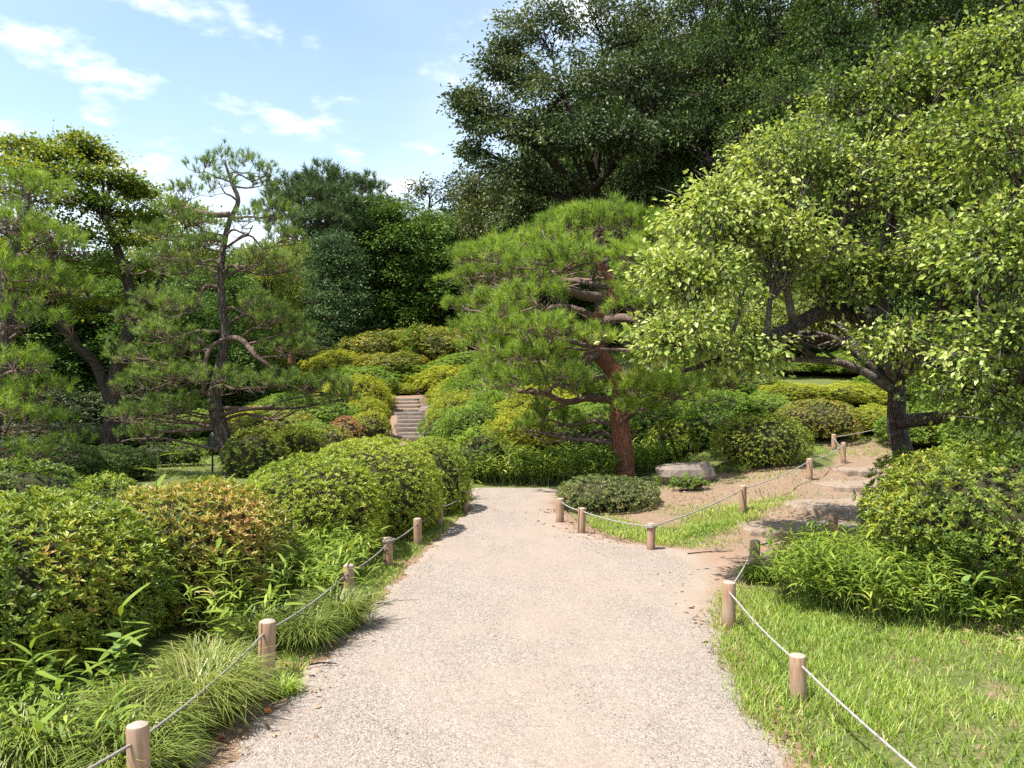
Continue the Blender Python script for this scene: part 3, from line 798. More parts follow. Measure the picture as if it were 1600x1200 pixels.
# ------------------------------------------------------------------ shrubs
def shrub(label, px, top, hw, Y, mat='aza', leaf=.05, dens=330, seed=0, ry=None, sink=0.0, patch=None, loose=.05, cat='azalea', group=None, k=6, name='azalea_bush', lump=.09, hue=0.0, low=-.55, mid=.36):
    """a clipped or loose mound: a dark core as painted inner shade, shoots with rosettes of leaves all over"""
    rng = np.random.default_rng(1000 + seed)
    x = (px - 800) / FPX * Y
    ztop = EYE - (top - HOR) / FPX * Y
    rx = hw / FPX * Y
    ry = rx * .9 if ry is None else ry
    zb = gz(x, Y) - sink
    H = max(ztop - zb, .25)
    zc, rz = zb + mid * H, (1 - mid) * H
    root = thing(name, (x, Y, zb), label, cat, group)
    c = np.array([x, Y, zc])
    S = np.array([rx, ry, rz])
    def surf(d):
        kk = 1 + lump * wob(d * S / max(S.mean(), .3), seed, 3.0) + .5 * lump * wob(d * S, seed + 1, 7.0)
        q = d.copy()
        q[:, 2] = np.sign(q[:, 2]) * np.abs(q[:, 2]) ** .92
        return c + q * S * kk[:, None]
    area = 2 * math.pi * ((rx * ry) ** 1.6 / 3 + (rx * rz) ** 1.6 / 3 + (ry * rz) ** 1.6 / 3) ** (1 / 1.6) * 1.55
    n = int(area * dens)
    d = unit(rng.normal(size=(int(n * 1.5), 3)))
    d = d[d[:, 2] > low][:n]
    p = surf(d)
    keep = p[:, 2] > zb + .02 + (.22 * H if mid > .5 else 0)
    p, d = p[keep], d[keep]
    n = len(p)
    nrm = unit(d / S)
    inw = np.abs(rng.normal(size=n)) * loose * np.where(rng.random(n) < .3, 2.2, .8)
    p = p - nrm * inw[:, None] * .9
    ax = unit(nrm * .60 + np.array([0, 0, .85]) + rng.normal(size=(n, 3)) * .28)
    # leaves: k per shoot round the shoot's axis
    a1 = unit(np.cross(ax, rng.normal(size=(n, 3))))
    a2 = np.cross(ax, a1)
    th = rng.uniform(0, 6.28, (n, 1)) + np.arange(k)[None] * (6.2832 / k) * 1.0 + rng.normal(size=(n, k)) * .25
    rad = np.cos(th)[..., None] * a1[:, None] + np.sin(th)[..., None] * a2[:, None]
    spread = rng.uniform(.35, 1.1, (n, k, 1))
    D = unit(ax[:, None] * spread + rad)
    N = unit(ax[:, None] - rad * .30 * spread + np.array([0, 0, .25]))
    Lf = leaf * rng.uniform(.6, 1.2, (n, k))
    P = p[:, None] + rad * leaf * .08 + ax[:, None] * rng.uniform(-.5, .15, (n, k, 1)) * leaf * .7
    # colour: fresh shoots at the top of the plant's growth, older leaves deeper, browned patches of their own shape
    base = .42 + .26 * wob(p * 1.0, seed + 5, 2.2) + rng.normal(size=n) * .12 + hue
    r = base[:, None] + rng.normal(size=(n, k)) * .16
    if patch is not None:
        for (ppx, ppy, pw, ph, amt) in patch:
            q = np.stack([p[:, 0] / p[:, 1] * FPX + 800, HOR - (p[:, 2] - EYE) / p[:, 1] * FPX], 1)
            m = np.exp(-(((q[:, 0] - ppx) / pw) ** 2 + ((q[:, 1] - ppy) / ph) ** 2)) * amt
            r = r + (m * (1 + .3 * wob(p, seed + 9, 9)))[:, None]
    r = np.clip(r, 0, 1)
    g = Geo()
    leaves(g, P.reshape(-1, 3), D.reshape(-1, 3), N.reshape(-1, 3), Lf.ravel(), Lf.ravel() * rng.uniform(.34, .46, n * k), T_DIA, r.ravel())
    o = g.build('foliage', M[mat], root, root.location)
    # dark hull, its colour standing in for the shade inside, and stems
    nu, nv = 24, 10
    u = np.linspace(0, 2 * math.pi, nu, endpoint=False)
    w = np.linspace(-.62, 1.5707, nv)
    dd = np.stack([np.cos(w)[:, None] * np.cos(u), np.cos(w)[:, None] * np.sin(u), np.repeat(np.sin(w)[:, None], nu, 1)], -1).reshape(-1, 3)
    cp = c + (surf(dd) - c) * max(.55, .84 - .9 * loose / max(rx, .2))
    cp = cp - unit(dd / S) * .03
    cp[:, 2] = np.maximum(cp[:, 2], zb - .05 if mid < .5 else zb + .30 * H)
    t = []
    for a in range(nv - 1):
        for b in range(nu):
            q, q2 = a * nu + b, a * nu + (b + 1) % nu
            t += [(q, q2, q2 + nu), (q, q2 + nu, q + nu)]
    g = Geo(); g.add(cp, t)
    g.build('shade_core', M['inner'], root, root.location, smooth=True)
    m = min(420, max(30, n // 8))
    sel = rng.choice(n, m, replace=False)
    B = p[sel]
    A = np.array([x, Y, zb]) + rng.normal(size=(m, 3)) * np.array([rx, ry, 0]) * .22
    A = A * .45 + B * .55
    g = Geo()
    if mid > .5:
        A = np.array([x, Y, zb]) + rng.normal(size=(m, 3)) * np.array([rx, ry, 0]) * .25
    twigs(g, A, B, .008 if mid > .5 else .006, .002, rng, .10)
    g.build('twigs', M['twig'], root, root.location)
    return root

def copy_thing(root, name, loc, scale, rotz, label, cat, group, mats=None):
    """a thing and its parts again, sharing the meshes; mats gives a part its own material"""
    r = thing(name, loc, label, cat, group)
    r.scale = [float(q) for q in scale]
    r.rotation_euler = (0, 0, rotz)
    for ch in PARTS[root.name]:
        c = ch.copy()
        COL.objects.link(c)
        c.parent = r
        m = (mats or {}).get(ch.name.split('.')[0])
        if m:
            c.material_slots[0].link = 'OBJECT'
            c.material_slots[0].material = m
    return r
PARTS = {}
PROTO = {}
def placed(key, make, name, loc, scale, rotz, label, cat, group, mats):
    """the first use places the prototype itself, later uses place copies"""
    if key not in PROTO:
        r = make()
        r.name = name
        PROTO[key] = r
        PARTS[r.name] = [o for o in bpy.data.objects if o.parent == r]
        r.location = [float(q) for q in loc]
        r.scale = [float(q) for q in scale]
        r.rotation_euler = (0, 0, rotz)
        tag(r, label, cat, group)
        for ch in PARTS[r.name]:
            m = mats.get(ch.name.split('.')[0])
            if m:
                ch.material_slots[0].link = 'OBJECT'
                ch.material_slots[0].material = m
        return r
    return copy_thing(PROTO[key], name, loc, scale, rotz, label, cat, group, mats)
def unit_shrub(seed):
    # a loose azalea 2.4 m across and 1.4 m high, built far off and then moved into place
    gzz = globals()['gz']
    globals()['gz'] = lambda x, y: 0.0
    r = shrub('azalea', 800, HOR + (EYE - 1.4) / 20 * FPX, 1.2 / 20 * FPX, 20, 'aza_green', .075, 300, 700 + seed, 1.1, loose=.16, k=5, lump=.26, low=-.3)
    globals()['gz'] = gzz
    for ch in [o for o in bpy.data.objects if o.parent == r]:
        pass
    return r
def far_shrub(label, px, top, hw, Y, mat, seed, group):
    x = (px - 800) / FPX * Y
    z = gz(x, Y)
    H = max(EYE - (top - HOR) / FPX * Y - z, .35)
    rx = hw / FPX * Y
    return placed(('shrub', seed % 5), lambda: unit_shrub(seed % 5), 'azalea_bush', (x, Y, z - .04), (rx / 1.2, rx / 1.2, H / 1.4), seed * 2.4, label, 'azalea', group, {'foliage': M[mat]})

# left hedge, near to far
shrub('large glossy yellow-green azalea filling the left foreground', 45, 772, 198, 4.72, 'aza', .050, 800, 1, 1.10, lump=.10, loose=.08, hue=.03)
shrub('broad azalea with orange-browned upper right side behind the left post', 300, 750, 150, 6.05, 'aza_brown', .046, 720, 2, .95, patch=[(405, 800, 62, 42, .34), (330, 762, 60, 14, .18), (240, 860, 60, 50, -.1)], lump=.10, loose=.06, hue=-.02)
shrub('small light green clipped azalea peeping between the two left foreground bushes', 166, 738, 56, 7.9, 'aza_fresh', .05, 300, 3, .5)
shrub('dark azalea at the left picture edge under the pine boughs', 30, 716, 105, 8.3, 'aza', .05, 240, 4, .7, hue=-.12)
shrub('big rounded lime-topped azalea, nearest of the clipped hedge by the path', 487, 712, 118, 8.0, 'aza_fresh', .042, 680, 5, .85, lump=.06, hue=.05)
shrub('big rounded azalea in the middle of the clipped hedge by the path', 580, 682, 112, 9.3, 'aza_fresh', .041, 620, 6, .9, lump=.05, hue=.08)
shrub('rounded azalea at the far end of the clipped hedge by the path corner', 676, 682, 58, 10.9, 'aza_fresh', .041, 520, 7, .6, lump=.06)
shrub('green rounded azalea beyond the path end, left of the bamboo grass', 752, 667, 52, 14.3, 'aza_green', .05, 220, 8)
shrub('dark-sided azalea right of the leaning pine trunk', 397, 668, 52, 14.6, 'aza', .05, 200, 9, hue=-.04)
shrub('yellow-topped clipped azalea behind the hedge, second from the leaning trunk', 466, 666, 50, 15.8, 'aza_yellow', .05, 200, 10, hue=-.06)
shrub('low orange-tinged azalea between the yellow-topped one and the red bush', 520, 664, 36, 17.2, 'aza_brown', .05, 180, 11, hue=.1)
shrub('small pale azalea left of the black garden lamp', 291, 686, 32, 16.6, 'aza_green', .05, 200, 12)
shrub('small dark azalea left of the pale one near the lamp', 243, 690, 32, 16.2, 'aza_dull', .05, 180, 13, hue=-.2)
shrub('spreading pale green azalea behind the garden lamp', 330, 683, 40, 19.5, 'aza_green', .055, 170, 14, hue=.08)
shrub('reddish-leaved azalea left of the stone steps', 540, 651, 32, 21.0, 'aza_red', .055, 170, 15)
shrub('round olive-yellow azalea at the left foot of the stone steps', 576, 640, 38, 21.5, 'aza_yellow', .055, 170, 16, hue=-.08)
shrub('tiny yellow azalea in front of the foot of the stone steps', 594, 679, 18, 19.0, 'aza_yellow', .05, 170, 17)
shrub('large green azalea at the right foot of the stone steps', 698, 640, 46, 21.0, 'aza_green', .055, 170, 18, hue=.04)
# hillside, left of and above the steps
HS = 'azaleas on the hillside'
hill = [
 ('yellow-green azalea beside the left edge of the stone steps', 574, 617, 30, 26.0, 'aza_yellow'),
 ('golden azalea left of the head of the stone steps', 566, 588, 36, 29.5, 'aza_yellow'),
 ('green azalea on the slope behind the reddish bush', 505, 620, 52, 25.0, 'aza_green'),
 ('wide olive azalea on the slope right of the leaning pine trunk', 425, 642, 60, 21.5, 'aza_brown'),
 ('yellowish azalea on the slope above the dark-sided one', 385, 632, 44, 24.5, 'aza_yellow'),
 ('green azalea on the slope between lamp and steps', 455, 612, 50, 27.5, 'aza_green'),
 ('orange-tinged azalea high on the slope under the dark trees', 530, 548, 42, 36.0, 'aza_yellow'),
 ('broad brownish azalea crowning the hillside, left half', 600, 520, 56, 38.5, 'aza_brown'),
 ('broad tawny azalea crowning the hillside, right half', 672, 512, 56, 39.0, 'aza_brown'),
 ('small blue-green shrub on the crest of the azalea hillside', 640, 508, 22, 37.5, 'aza_green'),
 ('pale azalea in the middle of the hillside above the steps', 632, 566, 54, 36.0, 'aza_green'),
 ('yellow azalea over the head of the stone steps', 700, 572, 48, 33.5, 'aza_yellow'),
 ('yellow-green azalea right of the head of the stone steps', 722, 590, 38, 29.5, 'aza_yellow'),
 ('lime azalea right of the middle of the stone steps', 722, 612, 40, 26.0, 'aza_yellow'),
 ('green azalea high on the slope left of the red pine crown', 730, 548, 48, 36.5, 'aza_green'),
 ('light green azalea on the slope at the top left', 560, 568, 44, 33.0, 'aza_green'),
 ('green shrub under the left boughs of the red pine', 775, 612, 56, 22.5, 'aza_green'),
 ('yellow-green shrub seen through the lower boughs of the red pine', 850, 606, 60, 21.5, 'aza_yellow'),
 ('dark green shrub directly behind the red pine trunk', 930, 630, 60, 19.5, 'aza_green'),
 ('small green azalea right of the leaning pine, on the lower slope', 480, 655, 36, 19.0, 'aza_green'),
 ('small yellow azalea closing the head of the stone steps', 622, 596, 22, 33.0, 'aza_yellow'),
 ('olive azalea left of the yellowish one, behind the leaning pine', 330, 640, 48, 25.0, 'aza_green'),
 ('dull azalea far left on the slope behind the maple trunks', 265, 650, 50, 24.0, 'aza_dull'),
 ('green azalea on the upper slope below the yellow-green maple', 410, 590, 50, 32.0, 'aza_green'),
 ('olive azalea on the upper slope below the blue-green tree', 480, 575, 50, 34.0, 'aza_yellow'),
 ('tawny azalea in the middle of the upper hillside', 610, 548, 52, 36.5, 'aza_brown'),
 ('yellow-green azalea in the hollow above the golden one', 545, 592, 42, 30.5, 'aza_yellow'),
 ('green azalea filling the slope above the right foot of the steps', 745, 585, 52, 28.0, 'aza_green'),
 ('light azalea under the left pine bough beyond the bamboo grass', 745, 632, 46, 20.0, 'aza_green'),
 ('yellow azalea behind the lower left bough of the red pine', 815, 636, 46, 18.5, 'aza_yellow'),
 ('green azalea between the crest and the dark evergreen', 780, 560, 56, 33.0, 'aza_green'),
 ('dark azalea at the top of the left slope under the trees', 350, 600, 56, 31.0, 'aza_dull'),
 ('dark green shrub behind the azaleas left of the crest', 480, 540, 50, 38.5, 'aza_dull'),
]
for i, (lab, px, top, hw, Y, mt) in enumerate(hill):
    far_shrub(lab, px, top, hw * 1.42, Y, mt, 100 + i, HS)
# the island under the red pine, the right bank
shrub('low wide dull azalea with browned leaves at the foot of the red pine', 950, 742, 82, 11.2, 'aza_dull', .042, 420, 40, .80, lump=.07, hue=.06, low=-.75)
shrub('dark ball-shaped azalea right of the boulder', 1190, 643, 76, 13.6, 'aza', .042, 480, 41, .75, lump=.07, hue=.08, low=-.8)
shrub('smooth dome-shaped olive azalea behind the ball-shaped one', 1277, 623, 70, 16.6, 'aza_brown', .042, 320, 42, .85, lump=.025, loose=.025, hue=.05)
shrub('dark sprawling shrub between the pine boughs and the ball-shaped azalea', 1108, 632, 62, 16.4, 'aza_green', .06, 190, 43, loose=.12, lump=.16, hue=-.12)
shrub('whitish-yellow leaved shrub behind the boulder', 1050, 655, 44, 16.2, 'aza_yellow', .055, 200, 44, loose=.1, hue=-.1)
shrub('small dark tuft of shrub in front of the boulder', 1078, 748, 34, 11.9, 'aza_green', .05, 260, 45, .22, hue=-.18)
right = [
 ('yellow-olive azalea on the right bank above the dome-shaped one', 1245, 598, 50, 20.5, 'aza_yellow'),
 ('bright yellow-green azalea on the right bank left of the plum trunk', 1320, 596, 50, 20.0, 'aza_yellow'),
 ('green azalea on the right bank beside the hanging pine bough', 1160, 585, 56, 22.5, 'aza_green'),
 ('light green azalea high on the right bank', 1235, 556, 60, 25.0, 'aza_green'),
 ('green azalea high on the right bank near the plum branches', 1330, 548, 60, 24.5, 'aza_green'),
 ('deep green shrub on the bank behind the plum trunk', 1420, 580, 70, 21.0, 'aza_green'),
 ('green shrub on the bank right of the plum trunk', 1520, 590, 80, 19.0, 'aza_green'),
 ('dark green shrub high on the bank behind the red pine crown', 1090, 570, 60, 25.0, 'aza_green'),
 ('green shrub on the bank at the right picture edge', 1625, 600, 80, 17.0, 'aza_green'),
]
for i, (lab, px, top, hw, Y, mt) in enumerate(right):
    far_shrub(lab, px, top, hw * 1.3, Y, mt, 141 + i, 'shrubs on the right bank')
under = [
 ('azalea continuing the hedge left of the foreground bush, beyond the picture edge', -230, 760, 200, 5.6, 'aza_green'), ('second azalea of the hedge beyond the left picture edge', -420, 730, 190, 8.0, 'aza_green'),
 ('shrub under the bushy pine beyond the left picture edge', -150, 690, 110, 11.5, 'dark'), ('shrub in the shade beyond the left picture edge', -190, 640, 130, 17.0, 'dark'),
 ('dark shrub in the shade under the bushy pine', 30, 655, 90, 18.5, 'oak'), ('dark shrub in the shade left of the maple trunk', 115, 662, 70, 20.0, 'oak'), ('dark shrub in the shade right of the maple trunk', 222, 655, 64, 22.0, 'dark'),
 ('dark green shrub behind the light green clipped azalea', 110, 694, 62, 12.5, 'dark'), ('dark green shrub left of the small dark azalea', 185, 690, 46, 14.0, 'dark'), ('low dark shrub at the left edge behind the dark azalea', -10, 690, 70, 12.0, 'dark'),
 ('shaded shrub deeper behind the bushy pine', 60, 610, 100, 24.0, 'oak'), ('shaded shrub deeper behind the maple', 170, 605, 90, 25.5, 'oak'), ('shaded shrub behind the slender pine', 290, 606, 70, 29.0, 'dark'),
 ('shaded shrub at the wood edge left of the azalea slope', 380, 575, 60, 35.0, 'dark'), ('shaded shrub at the wood edge above the azalea slope', 450, 548, 60, 38.0, 'dark'), ('shaded shrub behind the azalea crest', 560, 520, 70, 42.0, 'dark'),
 ('shaded shrub right of the azalea crest', 750, 525, 70, 40.0, 'dark'), ('dark shrub seen below the red pine crown', 860, 565, 80, 30.0, 'dark'), ('dark shrub behind the red pine limbs', 960, 560, 80, 28.0, 'dark'),
 ('green shrub right of the red pine trunk', 1035, 622, 56, 18.5, 'aza_green'), ('green shrub below the hanging right pine bough', 1120, 608, 56, 19.0, 'aza_green'), ('light green shrub under the right end of the pine bough', 1190, 612, 46, 18.6, 'aza_green'),
 ('green shrub on the bank under the plum branch tip', 1010, 575, 60, 24.0, 'aza_green'), ('green shrub higher on the bank under the plum branches', 1110, 545, 64, 27.5, 'aza_green'), ('dark shrub high on the bank behind the plum branches', 1210, 530, 70, 28.5, 'dark'),
 ('dark shrub at the bank top behind the plum trunk', 1330, 520, 80, 28.0, 'dark'), ('dark shrub at the bank top right of the plum trunk', 1460, 520, 90, 26.0, 'dark'), ('dark shrub at the bank top near the right picture edge', 1590, 520, 90, 24.0, 'dark'),
 ('olive shrub beside the lawn left of the plum trunk', 1375, 628, 44, 17.0, 'aza_yellow'), ('green shrub behind the plum trunk on the lower bank', 1455, 625, 60, 15.5, 'aza_green'), ('green shrub on the lower bank right of the plum trunk', 1560, 630, 70, 14.0, 'aza_green'),
]
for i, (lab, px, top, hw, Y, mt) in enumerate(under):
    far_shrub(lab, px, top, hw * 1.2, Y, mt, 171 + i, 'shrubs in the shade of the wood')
shrub('tall dense azalea in the right foreground, its lower half in deep shade', 1560, 692, 205, 6.05, 'aza', .045, 640, 50, .95, loose=.12, lump=.17, hue=-.05, low=-.8, mid=.50)
shrub('pale-leaved azalea in front of the plum trunk above the bamboo grass', 1425, 712, 72, 7.7, 'aza_fresh', .044, 480, 51, .5, loose=.06, lump=.10, hue=-.02)
# ------------------------------------------------------------------ trees
def trunk_at(path, z):
    zs = path[:, 2]
    i = int(np.argmin(np.abs(zs - z)))
    return path[i], i
def broad_tree(label, trunk, lobes, mat, leaf=.10, wid=.055, clumps=14, per=60, rc=.30, seed=0, bark='bark_dark', name='broadleaf_tree', cat='tree', group=None, tpl=T_DIA, droop=.25, flat=.6, limb_r=.35, hue=0.0, stems=None, shell=.45, twig_r=.006, twigmat=None, branchy=1.0, nr=.55, ragged=.16, vary=.16, fork=.08):
    """trunk: list of (x,y,z,r); lobes: (x,y,z,rx,ry,rz) masses of foliage"""
    rng = np.random.default_rng(5000 + seed)
    tr = np.asarray(trunk, float)
    base = tr[0, :3].copy()
    root = thing(name, base, label, cat, group)
    gt, gb, gl = Geo(), Geo(), Geo()
    tp, trr = tube(gt, tr[:, :3], tr[:, 3], 10, 5, .06, seed)
    for s in (stems or []):
        s = np.asarray(s, float)
        sp, sr = tube(gt, s[:, :3], s[:, 3], 8, 4, .06, seed + 1)
        tp = np.vstack([tp, sp]); trr = np.concatenate([trr, sr])
    for L in lobes:
        c, R = np.array(L[:3]), np.array(L[3:6])
        # limb from the trunk to the lobe
        want = c[2] - .55 * np.hypot(c[0] - base[0], c[1] - base[1]) - .2 * R[2]
        cost = np.abs(tp[:, 2] - want) + .6 * np.linalg.norm(tp[:, :2] - c[:2], axis=1)
        cost = cost + 50 * (tp[:, 2] < base[2] + fork * (tr[:, 2].max() - base[2]))      # no limbs below the fork
        i = int(np.argmin(cost))
        a, ra = tp[i], trr[i]
        ln = np.linalg.norm(c - a)
        r0 = min(ra * .62, .02 + limb_r * .085 * ln)
        m1 = a + (c - a) * .35 + np.array([0, 0, .10 * ln]) + rng.normal(size=3) * .07 * ln
        m2 = a + (c - a) * .70 + np.array([0, 0, .06 * ln]) + rng.normal(size=3) * .06 * ln
        lp, lr = tube(gb, [a, m1, m2, c], [r0, r0 * .72, r0 * .5, r0 * .28], 6, 4, .08, seed)
        # clumps spread through the lobe
        n = max(4, int(clumps * L[6])) if len(L) > 6 else clumps
        d = unit(rng.normal(size=(n, 3)))
        d[:, 2] = np.where(d[:, 2] < -.35, -d[:, 2], d[:, 2])
        rr = shell + (1 - shell) * rng.random(n) ** .6
        rr = np.where(rng.random(n) < ragged, rng.uniform(1.0, 1.45, n), rr)
        cc = c + d * R * rr[:, None]
        src = lp[rng.integers(max(1, len(lp) // 3), len(lp), n)]
        # a side branch then twigs to each clump
        mid = src * .45 + cc * .55 + rng.normal(size=(n, 3)) * .10 * R
        twigs(gb, src, mid, r0 * .32 + twig_r * .5, r0 * .16 + twig_r * .6, rng, .08)
        twigs(gb, mid, cc, r0 * .16 + twig_r * .6, twig_r * .5, rng, .08)
        nt_ = int(5 * branchy)
        if nt_:
            e = np.repeat(cc, nt_, 0) + rng.normal(size=(n * nt_, 3)) * rc * .8
            twigs(gb, np.repeat(mid * .35 + cc * .65, nt_, 0), e, twig_r * .7, twig_r * .3, rng, .10)
        N = n * per
        cN = np.repeat(cc, per, 0)
        off = rng.normal(size=(N, 3)) * rc * np.array([1, 1, flat]) * .62
        P = cN + off
        out = unit(cN - c + 1e-6) * .45 + unit(off) * .6
        D = unit(out + rng.normal(size=(N, 3)) * .45 - np.array([0, 0, droop]))
        Nn = unit(np.array([0, 0, 1.0]) + rng.normal(size=(N, 3)) * nr + out * .25)
        hue_c = np.repeat(rng.normal(size=n) * .18 + .24 * wob(cc, seed + 3, 1.1), per)
        rn = np.clip(.45 + hue + hue_c + rng.normal(size=N) * vary, 0, 1)
        Ls = leaf * rng.uniform(.5, 1.3, N)
        leaves(gl, P, D, Nn, Ls, Ls * (wid / leaf), tpl, rn)
    gt.build('trunk', M[bark], root, base, smooth=True)
    gb.build('branches', M[twigmat or bark], root, base, smooth=True)
    gl.build('crown', M[mat], root, base)
    return root
def lobe(px, py, Y, rpx, rpy, ry=None, w=1.0):
    p = pix(px, py, Y)
    rx, rz = rpx / FPX * Y, rpy / FPX * Y
    return (p[0], p[1], p[2], rx, rx * .8 if ry is None else ry, rz, w)
def tpath(Y, pts):
    """trunk from pixel points (px,py,half width px[,dY])"""
    out = []
    for q in pts:
        p = pix(q[0], q[1], Y + (q[3] if len(q) > 3 else 0))
        out.append((p[0], p[1], p[2], q[2] / FPX * Y))
    p = out[0]
    z = gz(p[0], p[1])
    up = [q for q in out if q[2] > z + .25] or [(p[0], p[1], z + 2.0, p[3] * .8)]
    return [(p[0], p[1], z - .15, p[3] * 1.25), (p[0] * .7 + up[0][0] * .3, p[1], z * .6 + up[0][2] * .4, p[3] * 1.08)] + up
def auto_lobes(px, top, bot, hw, Y, n, seed, dep=None, size=.42):
    r = np.random.default_rng(300 + seed)
    out = []
    dep = hw / FPX * Y * .8 if dep is None else dep
    for i in range(n):
        d = unit(r.normal(size=3)[None])[0]
        rr = .25 + .5 * r.random() ** .5
        cx, cyy = px + d[0] * hw * rr, (top + bot) / 2 - d[2] * (bot - top) / 2 * rr
        out.append(lobe(cx, cyy, Y + d[1] * dep * rr, hw * size * r.uniform(.8, 1.2), (bot - top) * .5 * size * r.uniform(.75, 1.1), dep * size))
    return out

# --- plum tree leaning over the right side
plum_lobes = [lobe(1125, 345, 7.2, 74, 66), lobe(1085, 455, 6.9, 66, 62), lobe(1060, 540, 6.6, 50, 38, w=.7), lobe(1225, 285, 7.5, 92, 85), lobe(1225, 420, 7.2, 95, 75),
              lobe(1345, 175, 7.8, 78, 88), lobe(1350, 320, 7.4, 100, 90), lobe(1330, 455, 7.6, 85, 55), lobe(1460, 160, 7.6, 95, 85), lobe(1480, 290, 7.2, 105, 95),
              lobe(1470, 425, 7.0, 100, 80), lobe(1410, 545, 6.9, 80, 36, w=.5), lobe(1500, 620, 6.9, 75, 45, w=.45), lobe(1580, 110, 7.2, 85, 80),
              lobe(1590, 250, 6.4, 85, 95), lobe(1590, 420, 6.0, 90, 95), lobe(1590, 560, 6.0, 80, 70, w=.6), lobe(1570, 660, 6.6, 80, 30, w=.4), lobe(1300, 250, 9.2, 120, 100), lobe(1450, 280, 9.8, 140, 120),
              lobe(1570, 200, 9.5, 120, 130), lobe(1400, 420, 9.6, 130, 70), lobe(1165, 560, 6.8, 30, 28, w=.4), lobe(1165, 530, 8.4, 60, 30, w=.8), lobe(1250, 495, 8.9, 60, 30, w=.7), lobe(1200, 475, 9.2, 60, 30, w=.7), lobe(1120, 500, 8.6, 50, 30, w=.7), lobe(1310, 500, 9.4, 50, 28, w=.6), 
              lobe(1720, 180, 6.8, 110, 120, w=.5), lobe(1720, 400, 6.4, 110, 120, w=.5), lobe(1700, 590, 6.4, 100, 80, w=.5)]
broad_tree('large plum tree with bright curling leaves leaning over the right side', tpath(8.6, [(1420, 745, 17), (1402, 670, 14), (1402, 600, 13), (1395, 545, 12), (1370, 490, 12), (1355, 440, 10, -.4), (1350, 380, 7, -.7)]),
           plum_lobes, 'plum', .057, .036, 26, 104, .185, 1, 'bark_plum', 'plum_tree', 'plum tree', None, T_DIA, .50, .75, .60, 0.0, nr=.85, vary=.24, fork=.52,
           stems=[[tuple(pix(1402, 590, 8.6)) + (.12,), tuple(pix(1450, 520, 8.2)) + (.10,), tuple(pix(1500, 440, 7.7)) + (.075,), tuple(pix(1530, 330, 7.4)) + (.05,)],
                  [tuple(pix(1380, 500, 8.5)) + (.11,), tuple(pix(1300, 485, 7.9)) + (.085,), tuple(pix(1220, 520, 7.3)) + (.06,), tuple(pix(1130, 560, 6.9)) + (.035,), tuple(pix(1068, 580, 6.7)) + (.018,)],
                  [tuple(pix(1402, 660, 8.6)) + (.085,), tuple(pix(1480, 650, 7.8)) + (.06,), tuple(pix(1560, 620, 7.0)) + (.055,), tuple(pix(1650, 560, 6.4)) + (.04,)],
                  [tuple(pix(1372, 490, 8.5)) + (.10,), tuple(pix(1385, 400, 8.3)) + (.075,), tuple(pix(1400, 300, 8.0)) + (.05,), tuple(pix(1420, 190, 7.8)) + (.03,)]],
           twig_r=.0065, branchy=1.5, shell=.35, twigmat='limb_plum')

